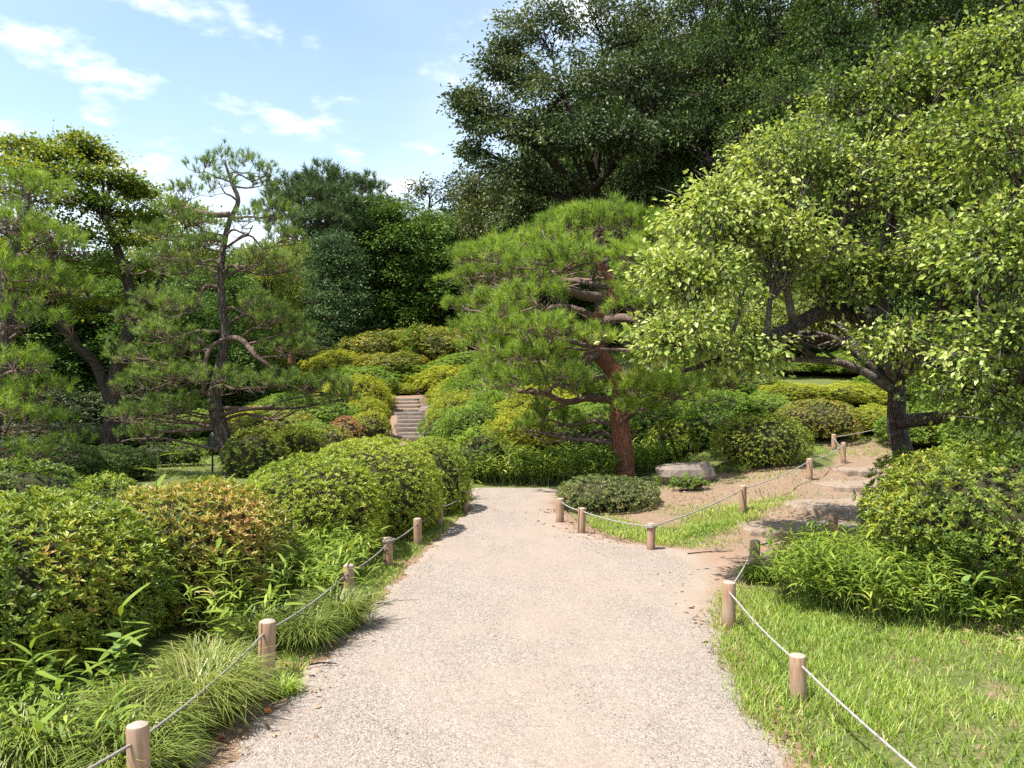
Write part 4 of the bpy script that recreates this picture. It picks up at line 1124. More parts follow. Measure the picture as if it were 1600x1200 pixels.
# --- pines
def pine(label, trunk, pads, mat, bark, limb, seed, needle=.13, width=.0055, per=40, dens=34, name='pine_tree', stems=None, group=None, limb_r=1.0, upright=1.15, hue=0.0, cat='pine tree', thick=1.0, side=1.0):
    rng = np.random.default_rng(7000 + seed)
    tr = np.asarray(trunk, float)
    base = tr[0, :3].copy()
    root = thing(name, base, label, cat, group)
    gt, gb, gn = Geo(), Geo(), Geo()
    tp, trr = tube(gt, tr[:, :3], tr[:, 3], 12, 5, .05, seed)
    main = (tp.copy(), trr.copy())
    for s in (stems or []):
        s = np.asarray(s, float)
        sp, sr = tube(gb, s[:, :3], s[:, 3], 8, 5, .07, seed + 1)
        tp = np.vstack([tp, sp]); trr = np.concatenate([trr, sr])
    extra = []
    for (cx, cyy, cz, rx, ry, rz) in [q for q in pads if rng.random() < side]:          # smaller tufted boughs beside the main ones
        a = rng.uniform(0, 6.28)
        extra.append((cx + math.cos(a) * rx * .8, cyy + math.sin(a) * ry * .8, cz + rng.uniform(-.12, .16) * (rx / .5), rx * .5, ry * .5, rz * .9))
    for (cx, cyy, cz, rx, ry, rz) in list(pads) + extra:
        rz = rz * thick * rng.uniform(.8, 1.3)
        c = np.array([cx, cyy, cz])
        h = np.linalg.norm(tp[:, :2] - c[:2], axis=1)
        cost = np.abs(tp[:, 2] - (cz - .10 - .12 * h)) + .55 * h
        i = int(np.argmin(cost))
        a, ra = tp[i], trr[i]
        e = c - np.array([0, 0, rz * .3])
        ln = np.linalg.norm(e - a)
        r0 = min(ra * .6, (.016 + .018 * ln) * limb_r)
        m1 = a + (e - a) * .33 + rng.normal(size=3) * .07 * ln + np.array([0, 0, .04 * ln])
        m2 = a + (e - a) * .68 + rng.normal(size=3) * .06 * ln - np.array([0, 0, .04 * ln])
        lp, lr = tube(gb, [a, m1, m2, e], [r0, r0 * .8, r0 * .6, r0 * .4], 6, 4, .10, seed)
        n = max(10, int(dens * math.pi * rx * ry))
        th = rng.uniform(0, 6.28, n)
        q = np.sqrt(rng.random(n))
        irr = 1 + .22 * np.sin(th * 3 + rng.uniform(0, 6)) + .12 * np.sin(th * 5 + rng.uniform(0, 6))
        sx, sy = q * np.cos(th) * irr, q * np.sin(th) * irr
        sz = np.sqrt(np.maximum(0, 1 - (q * .95) ** 2)) * rz * rng.uniform(.35, 1.05, n) - rz * .25 * q + rng.normal(size=n) * .045 * rx / .5
        P = c + np.stack([sx * rx, sy * ry, sz], 1)
        # branchlets: few boughs from the limb, then twigs up to the shoots
        nb = max(4, n // 7)
        bi = rng.choice(n, nb, replace=False)
        bend = P[bi] - np.array([0, 0, 1.0]) * (rz * .45 + .05)
        src = lp[rng.integers(len(lp) // 2, len(lp), nb)]
        twigs(gb, src, bend, r0 * .42, .006, rng, .12)
        dist = np.linalg.norm(P[:, None, :2] - bend[None, :, :2], axis=2)
        near = bend[np.argmin(dist, 1)]
        twigs(gb, near, P, .005, .0025, rng, .12)
        ax = unit(np.stack([sx * .7, sy * .7, np.full(n, upright)], 1) + rng.normal(size=(n, 3)) * .22)
        kk = per
        a1 = unit(np.cross(ax, rng.normal(size=(n, 3)))); a2 = np.cross(ax, a1)
        t2 = rng.uniform(0, 6.28, (n, kk))
        al = rng.uniform(.25, 1.15, (n, kk))[..., None]
        rad = np.cos(t2)[..., None] * a1[:, None] + np.sin(t2)[..., None] * a2[:, None]
        D = unit(ax[:, None] * np.cos(al) + rad * np.sin(al))
        sl = rng.uniform(.5, 1.25, (n, 1, 1))
        PP = P[:, None] + ax[:, None] * rng.uniform(-.45, .35, (n, kk, 1)) * needle * sl
        Ln = needle * rng.uniform(.7, 1.1, (n, kk)) * sl[..., 0] ** .4
        rn = np.clip(.45 + hue + rng.normal(size=(n, 1)) * .16 + .2 * wob(P, seed + 2, 1.5)[:, None] + rng.normal(size=(n, kk)) * .14, 0, 1)
        leaves(gn, PP.reshape(-1, 3), D.reshape(-1, 3), unit(rng.normal(size=(n * kk, 3))), Ln.ravel(), width, T_NEED, rn.ravel())
    gt.build('trunk', M[bark], root, base, smooth=True)
    gb.build('branches', M[limb], root, base, smooth=True)
    gn.build('needles', M[mat], root, base)
    return root
def pad(px, py, Y, rpx, rz=.22, ry=None):
    p = pix(px, py, Y)
    rx = rpx / FPX * Y * 1.15
    return (p[0], p[1], p[2], rx, rx * .85 if ry is None else ry, rz)

red_pads = [  # the dome, tier by tier
    pad(945, 345, 14.0, 55, .30), pad(890, 352, 14.2, 45, .26), pad(1000, 355, 14.1, 46, .28), pad(860, 378, 13.6, 50, .26), pad(1035, 380, 13.6, 46, .28), pad(940, 350, 15.6, 60, .26),
    pad(800, 392, 15.2, 50, .22), pad(745, 402, 16.2, 42, .18), pad(770, 430, 15.8, 46, .18), pad(735, 440, 16.6, 38, .16), pad(830, 420, 13.4, 52, .26), pad(895, 402, 12.5, 50, .26), pad(985, 402, 12.7, 50, .26), pad(1065, 415, 13.3, 46, .26), pad(1085, 440, 14.8, 46, .24),
    pad(780, 470, 14.6, 46, .22), pad(725, 478, 16.3, 34, .16), pad(840, 468, 12.8, 52, .28), pad(1010, 480, 12.3, 52, .26), pad(1075, 490, 13.0, 48, .26), pad(800, 510, 13.4, 54, .28), pad(860, 515, 12.0, 42, .26), pad(745, 515, 15.4, 36, .18),
    pad(1000, 535, 12.3, 38, .22), pad(775, 545, 13.8, 44, .26), pad(830, 555, 12.4, 50, .28), pad(1060, 535, 13.0, 44, .24), pad(930, 528, 12.0, 30, .22), pad(1120, 470, 13.6, 44, .24), pad(985, 448, 12.6, 30, .2), pad(770, 585, 13.6, 40, .24), pad(815, 600, 12.8, 42, .24), pad(870, 590, 12.2, 38, .22), pad(905, 612, 13.5, 30, .18),
    pad(1005, 610, 12.9, 46, .20), pad(1060, 612, 13.0, 50, .20), pad(1105, 600, 13.6, 40, .20), pad(1160, 585, 13.2, 44, .22), pad(1195, 575, 14.0, 36, .20), pad(1130, 555, 14.6, 40, .22), pad(985, 640, 13.0, 34, .16), pad(860, 650, 14.2, 34, .16), pad(830, 668, 14.6, 26, .16), pad(895, 668, 14.4, 26, .14), pad(800, 440, 17.2, 60, .22), pad(900, 430, 17.5, 60, .22), pad(1020, 450, 17.0, 60, .22), pad(880, 560, 16.6, 50, .2), pad(1020, 560, 16.4, 50, .2)]
RY = 14.1
pine('spreading red pine with a broad layered dome and red-brown trunk', tpath(RY, [(975, 738, 16), (972, 690, 15.5), (967, 640, 14.5), (970, 605, 14.5), (957, 578, 14), (936, 552, 13), (926, 525, 12), (936, 495, 10.5), (956, 468, 9.5), (956, 440, 8), (938, 415, 6), (926, 395, 4.5), (932, 372, 2.5)]),
     red_pads, 'pine', 'bark_red', 'limb_pine', 1, .17, .0085, 44, 74, 'red_pine_tree', limb_r=1.2, thick=1.2, side=.45,
     stems=[[tuple(pix(962, 626, RY)) + (.075,), tuple(pix(920, 622, RY - .2)) + (.065,), tuple(pix(885, 628, RY - .5)) + (.055,), tuple(pix(850, 615, RY - .9)) + (.045,), tuple(pix(810, 612, RY - 1.1)) + (.03,)],
            [tuple(pix(972, 595, RY)) + (.13,), tuple(pix(1000, 590, RY - .2)) + (.10,), tuple(pix(1020, 605, RY - .4)) + (.085,), tuple(pix(1060, 605, RY - .6)) + (.05,), tuple(pix(1150, 600, RY - .5)) + (.03,)],
            [tuple(pix(936, 550, RY)) + (.09,), tuple(pix(905, 568, RY - .6)) + (.07,), tuple(pix(860, 575, RY - 1.2)) + (.05,), tuple(pix(800, 590, RY - 1.2)) + (.03,)],
            [tuple(pix(945, 465, RY)) + (.10,), tuple(pix(915, 462, RY - .3)) + (.09,), tuple(pix(890, 455, RY - .5)) + (.07,), tuple(pix(850, 440, RY - .6)) + (.04,)],
            [tuple(pix(932, 505, RY)) + (.10,), tuple(pix(975, 497, RY - .4)) + (.08,), tuple(pix(1020, 505, RY - .8)) + (.05,), tuple(pix(1070, 500, RY - .8)) + (.03,)]])

LY = 15.0
lp_ = [pad(350, 250, LY, 26, .18), pad(318, 262, LY - .3, 26, .16), pad(390, 262, LY, 28, .16), pad(345, 285, LY - .6, 26, .16), pad(300, 300, LY + .2, 26, .16), pad(410, 285, LY + .3, 26, .14),
       pad(275, 330, LY, 30, .18), pad(310, 345, LY - .7, 30, .18), pad(430, 330, LY + .2, 34, .18), pad(395, 345, LY - .6, 30, .18), pad(250, 365, LY + .3, 32, .16), pad(318, 378, LY - .5, 30, .2), pad(440, 370, LY + .2, 32, .18),
       pad(280, 395, LY - .5, 34, .18), pad(405, 400, LY - .6, 36, .2), pad(235, 415, LY + .2, 30, .16), pad(290, 432, LY - .3, 32, .18), pad(440, 420, LY, 34, .18),
       pad(250, 470, LY - .2, 38, .2), pad(215, 495, LY, 32, .18), pad(280, 482, LY - .5, 34, .2), pad(405, 478, LY - .4, 34, .2), pad(430, 500, LY - .3, 40, .2), pad(470, 520, LY, 34, .18), pad(250, 520, LY - .6, 46, .2),
       pad(285, 548, LY - .5, 28, .18), pad(225, 560, LY - .3, 42, .2), pad(455, 545, LY - .4, 36, .18), pad(270, 590, LY - .8, 52, .22), pad(225, 605, LY - .4, 44, .2), pad(330, 590, LY - 1.0, 36, .18), pad(390, 600, LY - .8, 40, .2), pad(450, 600, LY - .5, 44, .2), pad(505, 605, LY - .1, 42, .2),
       pad(535, 620, LY + .2, 28, .16), pad(250, 640, LY - .7, 46, .2), pad(205, 650, LY - .3, 36, .18), pad(285, 635, LY - .7, 36, .2), pad(470, 632, LY - .2, 34, .16), pad(215, 682, LY, 34, .16)]
pine('slender dark pine with a leaning scaly trunk behind the left hedge', tpath(LY, [(366, 750, 14), (354, 700, 13.5), (340, 650, 12), (335, 620, 10), (345, 570, 8.5), (352, 520, 7), (345, 450, 6), (347, 400, 5), (357, 350, 4.2), (372, 315, 3.6), (362, 285, 3), (350, 250, 1.5)]),
     lp_, 'pine_dark', 'bark_pine', 'limb_pine', 2, .125, .0080, 36, 72, 'slender_pine_tree', limb_r=.8, thick=1.3, side=.25,
     stems=[[tuple(pix(350, 530, LY)) + (.06,), tuple(pix(375, 530, LY - .2)) + (.055,), tuple(pix(400, 555, LY - .4)) + (.05,), tuple(pix(425, 575, LY - .4)) + (.035,)],
            [tuple(pix(350, 530, LY)) + (.05,), tuple(pix(328, 545, LY - .3)) + (.045,), tuple(pix(318, 580, LY - .5)) + (.04,), tuple(pix(318, 615, LY - .6)) + (.03,)],
            [tuple(pix(346, 450, LY)) + (.04,), tuple(pix(320, 448, LY - .1)) + (.035,), tuple(pix(308, 480, LY - .3)) + (.03,)],
            [tuple(pix(360, 335, LY)) + (.06,), tuple(pix(330, 335, LY - .1)) + (.05,), tuple(pix(290, 325, LY)) + (.035,)]])
EY = 11.2
ep = [pad(40, 300, EY, 60, .22), pad(10, 350, EY - .6, 60, .22), pad(80, 380, EY - .4, 56, .22), pad(20, 430, EY - .8, 60, .22), pad(95, 450, EY - .2, 52, .2), pad(40, 500, EY - .6, 56, .2), pad(20, 570, EY - .8, 50, .2),
      pad(65, 610, EY - .6, 46, .2), pad(15, 650, EY - 1.0, 48, .2), pad(75, 660, EY - .4, 40, .18), pad(105, 690, EY - .2, 32, .16), pad(25, 705, EY - .8, 40, .16), pad(-60, 330, EY, 60, .22), pad(-60, 480, EY, 60, .22), pad(-50, 620, EY - .4, 60, .2)]
pine('bushy pine cut by the left picture edge', tpath(EY, [(-30, 860, 18), (-20, 700, 16), (5, 560, 14), (15, 440, 12), (22, 380, 10), (40, 330, 6), (45, 300, 3)]), ep, 'pine', 'bark_pine', 'limb_pine', 3, .13, .0072, 36, 74, 'bushy_pine_tree', limb_r=.8, thick=1.3, side=.3, hue=0)

# --- left broadleaf trees
def T(Y, pts): return tpath(Y, pts)
mp = [lobe(25, 235, 19, 34, 12), lobe(70, 245, 18.6, 40, 14), lobe(120, 232, 19.4, 26, 16), lobe(150, 246, 19.6, 34, 14), lobe(100, 275, 18.6, 55, 16), lobe(175, 285, 19.4, 44, 18), lobe(215, 308, 20, 28, 18), lobe(20, 275, 18.2, 50, 18),
      lobe(50, 315, 18, 62, 20), lobe(140, 325, 18.8, 56, 20), lobe(210, 348, 19.8, 44, 22), lobe(250, 352, 20.2, 22, 16, w=.7), lobe(90, 365, 18.3, 62, 20), lobe(170, 380, 19, 56, 20), lobe(30, 400, 18, 60, 22), lobe(120, 425, 18.6, 66, 22), lobe(215, 430, 19.8, 48, 22),
      lobe(40, 465, 18, 60, 24), lobe(150, 485, 19.2, 60, 22), lobe(230, 490, 20, 44, 20), lobe(-50, 300, 18.5, 60, 40), lobe(-60, 420, 18.5, 70, 50)]
broad_tree('tall maple with yellow-green layered foliage behind the left pines', T(19, [(170, 720, 13), (178, 640, 12), (182, 580, 11), (205, 500, 9), (200, 440, 8), (180, 380, 6), (160, 320, 4)]), mp, 'maple', .095, .075, 17, 74, .33, 11, 'bark_dark', 'maple_tree', 'maple tree', None, T_DIA, .15, .30, .35, .05, branchy=.6, ragged=.22, nr=.45,
           stems=[[tuple(pix(178, 640, 19)) + (.15,), tuple(pix(150, 570, 19)) + (.12,), tuple(pix(110, 530, 18.6)) + (.09,), tuple(pix(70, 440, 18.2)) + (.05,)],
                  [tuple(pix(200, 500, 19)) + (.12,), tuple(pix(235, 465, 19.4)) + (.08,), tuple(pix(255, 430, 19.8)) + (.05,)]])
def unit_tree(kind):
    """a tree 10 m high and 7 m across with foliage almost to the ground"""
    seed, mat, n, rc, flat, leaf, asp, per, lay = {'e': (5, 'dark', 46, .33, .55, .105, .60, 84, 0), 'a': (1, 'dark', 38, .50, .6, .19, .62, 52, 0), 'b': (2, 'dark', 38, .60, .5, .20, .62, 54, 0),
                                                   'c': (3, 'maple', 34, .55, .30, .15, .75, 48, 1), 'd': (4, 'grey', 40, .50, .45, .19, .6, 44, 0)}[kind]
    r = np.random.default_rng(640 + seed)
    lb = []
    for q in range(n):
        t = .05 + .89 * (q + r.random()) / n
        prof = {'e': (1 - abs(t - .50) ** 2.2 * 3.0), 'a': (1 - abs(t - .48) ** 2.2 * 3.0), 'b': (1 - abs(t - .58) ** 2.4 * 4.2), 'c': (1 - abs(t - .60) ** 2.0 * 2.6), 'd': (1.05 - t * .75)}[kind]
        prof = max(prof, .22)
        th = q * 2.4 + r.normal() * .4
        rad = 3.5 * prof * (.35 + .45 * r.random())
        sz = r.uniform(.95, 1.45)
        lb.append((math.cos(th) * rad, math.sin(th) * rad, t * 10, sz * 1.15, sz * 1.15, sz * (.55 if lay else .9)))
    tr = [(0, 0, -.3, .26), (.1, 0, 1.5, .22), (-.1, .1, 4, .17), (.1, 0, 7, .10), (0, 0, 9.3, .04)]
    return broad_tree('tree', tr, lb, mat, leaf, leaf * asp, 16, per, rc, 400 + seed, 'bark_dark', 'tree', 'tree', None, T_DIA, .25, flat, .5, .03, branchy=.3, twig_r=.012, shell=.5, nr=.95)
far = [  # label, px, top, half width, distance, foliage, prototype, name
 ('dark tree standing behind the bushy pine at the far left', 40, 385, 120, 26, 'mid', 'a', 'dark_tree'),
 ('dark tree behind the maple trunks', 140, 420, 120, 29, 'mid', 'b', 'dark_tree'),
 ('dark green tree behind the slender pine, low part of the left wood', 245, 430, 110, 27, 'mid', 'a', 'green_tree'),
 ('yellow-green maple between the tall maple and the slender pine', 270, 300, 85, 31, 'maple', 'c', 'maple_tree'),
 ('green maple low behind the slender pine trunk', 345, 420, 80, 30, 'mid', 'c', 'maple_tree'),
 ('yellow-green maple right of the slender pine', 425, 375, 60, 33, 'maple', 'c', 'maple_tree'),
 ('blue-green leafy tree in the middle of the far wood', 520, 372, 78, 40, 'grey', 'd', 'leafy_tree'),
 ('shaded tree between the yellow-green maple and the blue-green tree', 455, 440, 60, 42, 'dark', 'b', 'shaded_tree'),
 ('deep green tree with fresh leaf tufts above the azalea hillside', 655, 325, 100, 44, 'mid', 'b', 'evergreen_tree'),
 ('dark evergreen left of the red pine crown', 745, 330, 85, 46, 'dark', 'a', 'evergreen_tree'),
 ('dark evergreen between the blue-green tree and the deep green one', 590, 380, 70, 46, 'dark', 'a', 'evergreen_tree'),
 ('rounded olive tree at the foot of the great oak', 770, 270, 62, 40, 'olive', 'b', 'olive_green_tree'),
 ('dark evergreen beneath the left side of the great oak', 830, 262, 90, 38, 'oak', 'a', 'evergreen_tree'),
 ('tall dark evergreen right of the great oak', 1150, -70, 150, 32, 'dark', 'e', 'evergreen_tree'),
 ('tallest dark evergreen above the plum tree', 1370, -130, 185, 29, 'dark', 'e', 'evergreen_tree'),
 ('dark evergreen at the top right corner', 1590, -110, 160, 28, 'dark', 'e', 'evergreen_tree'),
 ('shaded evergreen behind the right side of the red pine', 1080, 220, 120, 35, 'dark', 'b', 'evergreen_tree'),
 ('shaded evergreen behind the middle of the plum tree', 1260, 120, 130, 27, 'dark', 'e', 'evergreen_tree'),
 ('shaded evergreen behind the plum trunk', 1470, 160, 140, 26, 'dark', 'e', 'evergreen_tree'),
 ('shaded evergreen beyond the right picture edge of the bank', 1660, 200, 130, 24, 'dark', 'a', 'evergreen_tree'),
 ('shaded evergreen low behind the red pine crown', 945, 300, 110, 38, 'dark', 'b', 'evergreen_tree'),
 ('green tree beyond the left picture edge behind the bushy pine', -190, 380, 150, 22, 'mid', 'a', 'green_tree'),
 ('maple beyond the left picture edge', -420, 360, 150, 24, 'maple', 'c', 'maple_tree'),
]
def put_tree(lab, px, top, hw, Y, mt, kd, nm, i, group):
    x = (px - 800) / FPX * Y
    z = gz(x, Y)
    H = EYE - (top - HOR) / FPX * Y - z
    w = hw / FPX * Y / 3.5
    return placed(('tree', kd), lambda: unit_tree(kd), nm, (x, Y, z), (w, w, H / 10.2), i * 1.9, lab, 'tree', group, {'crown': M[mt]})
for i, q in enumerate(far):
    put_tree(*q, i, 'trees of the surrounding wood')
# the wood goes on behind as one mass
wood = bpy.data.objects.new('far_wood', None)
COL.objects.link(wood)
tag(wood, 'dark mass of the wood closing the view behind the nearer trees', 'wood', None, 'stuff')
rw = np.random.default_rng(88)
for i in range(30):
    px = -330 + i * 78 + rw.normal() * 14
    Y = rw.uniform(52, 60)
    top = np.interp(px, [-330, 300, 420, 600, 720, 800, 1000, 2000], [400, 400, 385, 345, 350, 250, 60, -60]) + rw.normal() * 12
    x = (px - 800) / FPX * Y
    z = gz(x, Y)
    H = EYE - (top - HOR) / FPX * Y - z
    src = PROTO[('tree', 'ab'[i % 2])]
    for ch in PARTS[src.name]:
        if ch.name.startswith(('crown', 'trunk')):
            c = ch.copy()
            c.name = ch.name.split('.')[0]
            COL.objects.link(c)
            c.parent = wood
            c.location = (x, Y, z - 1.2)
            c.scale = (1.15, 1.15, (H + 1.2) / 10.2)
            c.rotation_euler = (0, 0, i * 1.3)
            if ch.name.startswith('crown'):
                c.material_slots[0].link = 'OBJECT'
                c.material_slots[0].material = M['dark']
# --- the great oak, limbs showing through gaps
ok = [lobe(760, 190, 32, 42, 36), lobe(800, 130, 32, 50, 44), lobe(850, 70, 33, 62, 55), lobe(930, 30, 33, 80, 50), lobe(1010, 60, 33, 75, 60), lobe(880, 150, 31, 70, 46), lobe(960, 130, 31.5, 70, 48), lobe(1040, 150, 33, 60, 55),
      lobe(815, 215, 31.5, 55, 36), lobe(890, 225, 30.5, 60, 34), lobe(975, 215, 30.5, 60, 36), lobe(1050, 240, 32, 55, 45), lobe(800, 280, 32, 48, 34), lobe(870, 300, 33, 55, 30), lobe(1010, 300, 33, 70, 35), lobe(740, 240, 33, 14, 10, w=.35), lobe(735, 165, 32, 22, 26, w=.6), lobe(790, 85, 32.5, 22, 18, w=.5)]
broad_tree('great evergreen oak with glossy dark crown reaching the top edge', T(33, [(940, 480, 10), (938, 380, 9), (930, 310, 8), (932, 250, 6.5), (940, 180, 5), (945, 100, 3)]), ok, 'oak', .17, .09, 27, 100, .44, 12, 'bark_dark', 'oak_tree', 'oak tree', None, T_DIA, .35, .55, .5, .08, branchy=.5, twig_r=.012, shell=.4, nr=.85,
           stems=[[tuple(pix(930, 310, 33)) + (.22,), tuple(pix(880, 270, 32)) + (.16,), tuple(pix(830, 225, 31.5)) + (.10,), tuple(pix(780, 215, 31.5)) + (.05,)],
                  [tuple(pix(932, 290, 33)) + (.2,), tuple(pix(985, 220, 32)) + (.14,), tuple(pix(1030, 150, 32)) + (.08,)],
                  [tuple(pix(930, 280, 33)) + (.2,), tuple(pix(900, 200, 32)) + (.14,), tuple(pix(870, 120, 32)) + (.08,)]])
# --- thin-leaved tree on the skyline
sp = [lobe(630, 320, 46, 22, 12), lobe(665, 300, 46, 22, 14), lobe(695, 290, 46, 20, 16), lobe(650, 300, 46, 14, 10), lobe(700, 310, 46, 16, 8)]
broad_tree('thinly leaved treetop against the bright cloud', T(46, [(668, 470, 5), (665, 400, 4), (668, 350, 3), (672, 310, 1.5)]), sp, 'olive', .20, .10, 9, 22, .45, 13, 'bark_dark', 'sparse_tree', 'tree', None, T_DIA, .2, .6, .4, -.1, branchy=1.0, twig_r=.014)
# --- far red pine with a flat crown
fp = [pad(510, 285, 44, 50, .5), pad(470, 295, 44, 40, .5), pad(555, 300, 44, 40, .5), pad(500, 312, 43, 60, .5), pad(560, 330, 43, 45, .45), pad(455, 330, 43.5, 40, .45), pad(510, 345, 42.5, 50, .45), pad(470, 370, 43, 40, .45), pad(600, 325, 45, 24, .4), pad(540, 370, 43, 40, .45), pad(440, 305, 45, 24, .4), pad(500, 395, 43, 46, .5), pad(560, 350, 43.5, 44, .5), pad(450, 352, 43, 40, .5), pad(590, 345, 44.5, 36, .45), pad(520, 420, 43, 50, .5), pad(455, 400, 43, 36, .5)]
pine('far red pine with a flat wide crown on the skyline', tpath(44, [(478, 640, 6), (480, 560, 6), (484, 450, 5), (488, 380, 4), (500, 330, 3), (508, 295, 2)]), fp, 'pine_far', 'bark_red', 'bark_dark', 4, .42, .035, 30, 11, 'far_pine_tree', limb_r=2.2, thick=1.3)
pine('reddish pine trunk in the gloom left of the blue-green tree', tpath(36, [(455, 640, 7), (456, 560, 6), (460, 480, 5), (462, 430, 3)]), [pad(465, 440, 36, 34, .4), pad(445, 460, 36, 26, .35), pad(480, 470, 36, 26, .35)], 'pine_far', 'bark_red', 'bark_dark', 5, .36, .024, 22, 6, 'far_pine_tree', limb_r=2)
# ------------------------------------------------------------------ bamboo grass, sedge, lawn
def sasa_geo(g, stems, h, leaf, rng, per=7, wid=.13, gs=None, leanv=.35):
    """stems: (N,2) ground points"""
    n = len(stems)
    b = np.stack([stems[:, 0], stems[:, 1], height(stems[:, 0], stems[:, 1])], 1)
    hh = h * rng.uniform(.55, 1.1, n)
    ln = rng.normal(size=(n, 2)) * leanv * hh[:, None]
    top = b + np.stack([ln[:, 0], ln[:, 1], hh], 1)
    if gs is not None:
        twigs(gs, b, top, .0028, .0016, rng, .04)
    f = np.linspace(.45, 1.0, per)[None, :, None]
    P = b[:, None] * (1 - f) + top[:, None] * f
    th = rng.uniform(0, 6.28, (n, per))
    D = np.stack([np.cos(th), np.sin(th), rng.uniform(.05, .9, (n, per))], -1)
    N = unit(np.array([0, 0, 1.0]) + rng.normal(size=(n, per, 3)) * .3)
    Lf = leaf * rng.uniform(.6, 1.2, (n, per))
    r = np.clip(.5 + rng.normal(size=(n, 1)) * .14 + rng.normal(size=(n, per)) * .14, 0, 1)
    leaves(g, P.reshape(-1, 3), D.reshape(-1, 3), N.reshape(-1, 3), Lf.ravel(), Lf.ravel() * wid, T_LANCE, r.ravel())
def sasa_patch(label, pts, n, h, leaf, seed, per=7, wid=.13, mat='sasa', leanv=.35):
    """pts: list of (cx, cy, rx, ry) ellipses on the ground"""
    rng = np.random.default_rng(9000 + seed)
    g, gs = Geo(), Geo()
    for (cx, cy, rx, ry) in pts:
        m = int(n * rx * ry * math.pi)
        th, q = rng.uniform(0, 6.28, m), np.sqrt(rng.random(m))
        sasa_geo(g, np.stack([cx + q * rx * np.cos(th), cy + q * ry * np.sin(th)], 1), h, leaf, rng, per, wid, gs, leanv)
    c = (pts[0][0], pts[0][1], gz(pts[0][0], pts[0][1]))
    root = thing('bamboo_grass', c, label, 'bamboo grass')
    root['kind'] = 'stuff'
    g.build('leaves', M[mat], root, c)
    gs.build('stems', M['sedge'], root, c)
    return root
sasa_patch('bed of dwarf bamboo grass across the far end of the walk', [(.0, 14.35, 1.15, .8), (1.0, 14.2, 1.0, .75), (1.9, 15.2, .9, .9), (-.7, 15.2, .6, .6), (2.6, 15.8, .8, .6)], 130, .50, .17, 1, 8, .17)
sasa_patch('bank of dwarf bamboo grass at the edge of the right lawn', [(2.55, 6.2, .48, .55), (2.80, 5.75, .42, .40), (2.75, 6.9, .40, .30)], 330, .44, .145, 2, 8, .115)
sasa_patch('bamboo grass and weeds under the tall right azalea', [(3.6, 5.75, .6, .30), (4.3, 5.8, .6, .3), (3.15, 5.35, .3, .22)], 120, .22, .12, 3, 6, .18)
sasa_patch('bamboo grass between hedge and left rope at the path bend', [(-1.75, 6.6, .40, .50), (-1.52, 6.1, .28, .4), (-1.55, 7.2, .30, .4), (-2.05, 7.3, .35, .4)], 190, .36, .16, 4, 7, .12)
sasa_patch('bamboo grass at the foot of the far hedge corner', [(-.98, 11.4, .28, .5), (-1.05, 10.6, .22, .5), (-.85, 12.1, .3, .4)], 200, .28, .12, 5, 6, .14)
sasa_patch('bamboo grass growing through the front of the browned azalea', [(-1.85, 5.3, .25, .3), (-1.75, 5.1, .2, .25)], 80, .50, .16, 6, 7, .12)
sasa_patch('dark weeds at the bottom left corner under the foreground azalea', [(-2.1, 3.75, .4, .25), (-2.0, 3.4, .4, .3), (-2.6, 3.7, .4, .25)], 110, .26, .13, 7, 6, .15)
sasa_patch('low green weeds below the boulder along the soil bank', [(3.3, 13.1, .7, .25), (2.6, 12.5, .5, .18), (3.9, 13.2, .4, .2)], 150, .16, .09, 8, 5, .12)

# single bamboo-grass plants close to the camera: every leaf its own piece
def one_leaf(name, mat, L, Wd, tpl=T_LANCE):
    g = Geo()
    leaves(g, np.zeros((1, 3)), np.array([[1.0, 0, 0]]), np.array([[0, 0, 1.0]]), L, Wd, tpl, np.array([.55]))
    me_o = g.build(name, mat)
    return me_o
def fine_leaf(L, Wd, heart=False):
    """a leaf blade with a midrib fold, pointed or heart shaped"""
    g = Geo()
    u = np.linspace(0, 1, 9)
    w = (np.sin(np.pi * u ** .55) ** .9 if heart else np.sin(np.pi * u ** .75) ** .8) * Wd / 2
    w[0], w[-1] = Wd * .03, 0
    z = -.22 * L * u ** 2
    v = []
    for i in range(9):
        v += [(u[i] * L, -w[i], z[i] + .25 * w[i]), (u[i] * L, 0, z[i]), (u[i] * L, w[i], z[i] + .25 * w[i])]
    t = []
    for i in range(8):
        a = i * 3
        t += [(a, a + 1, a + 4), (a, a + 4, a + 3), (a + 1, a + 2, a + 5), (a + 1, a + 5, a + 4)]
    g.add(v, t)
    return g
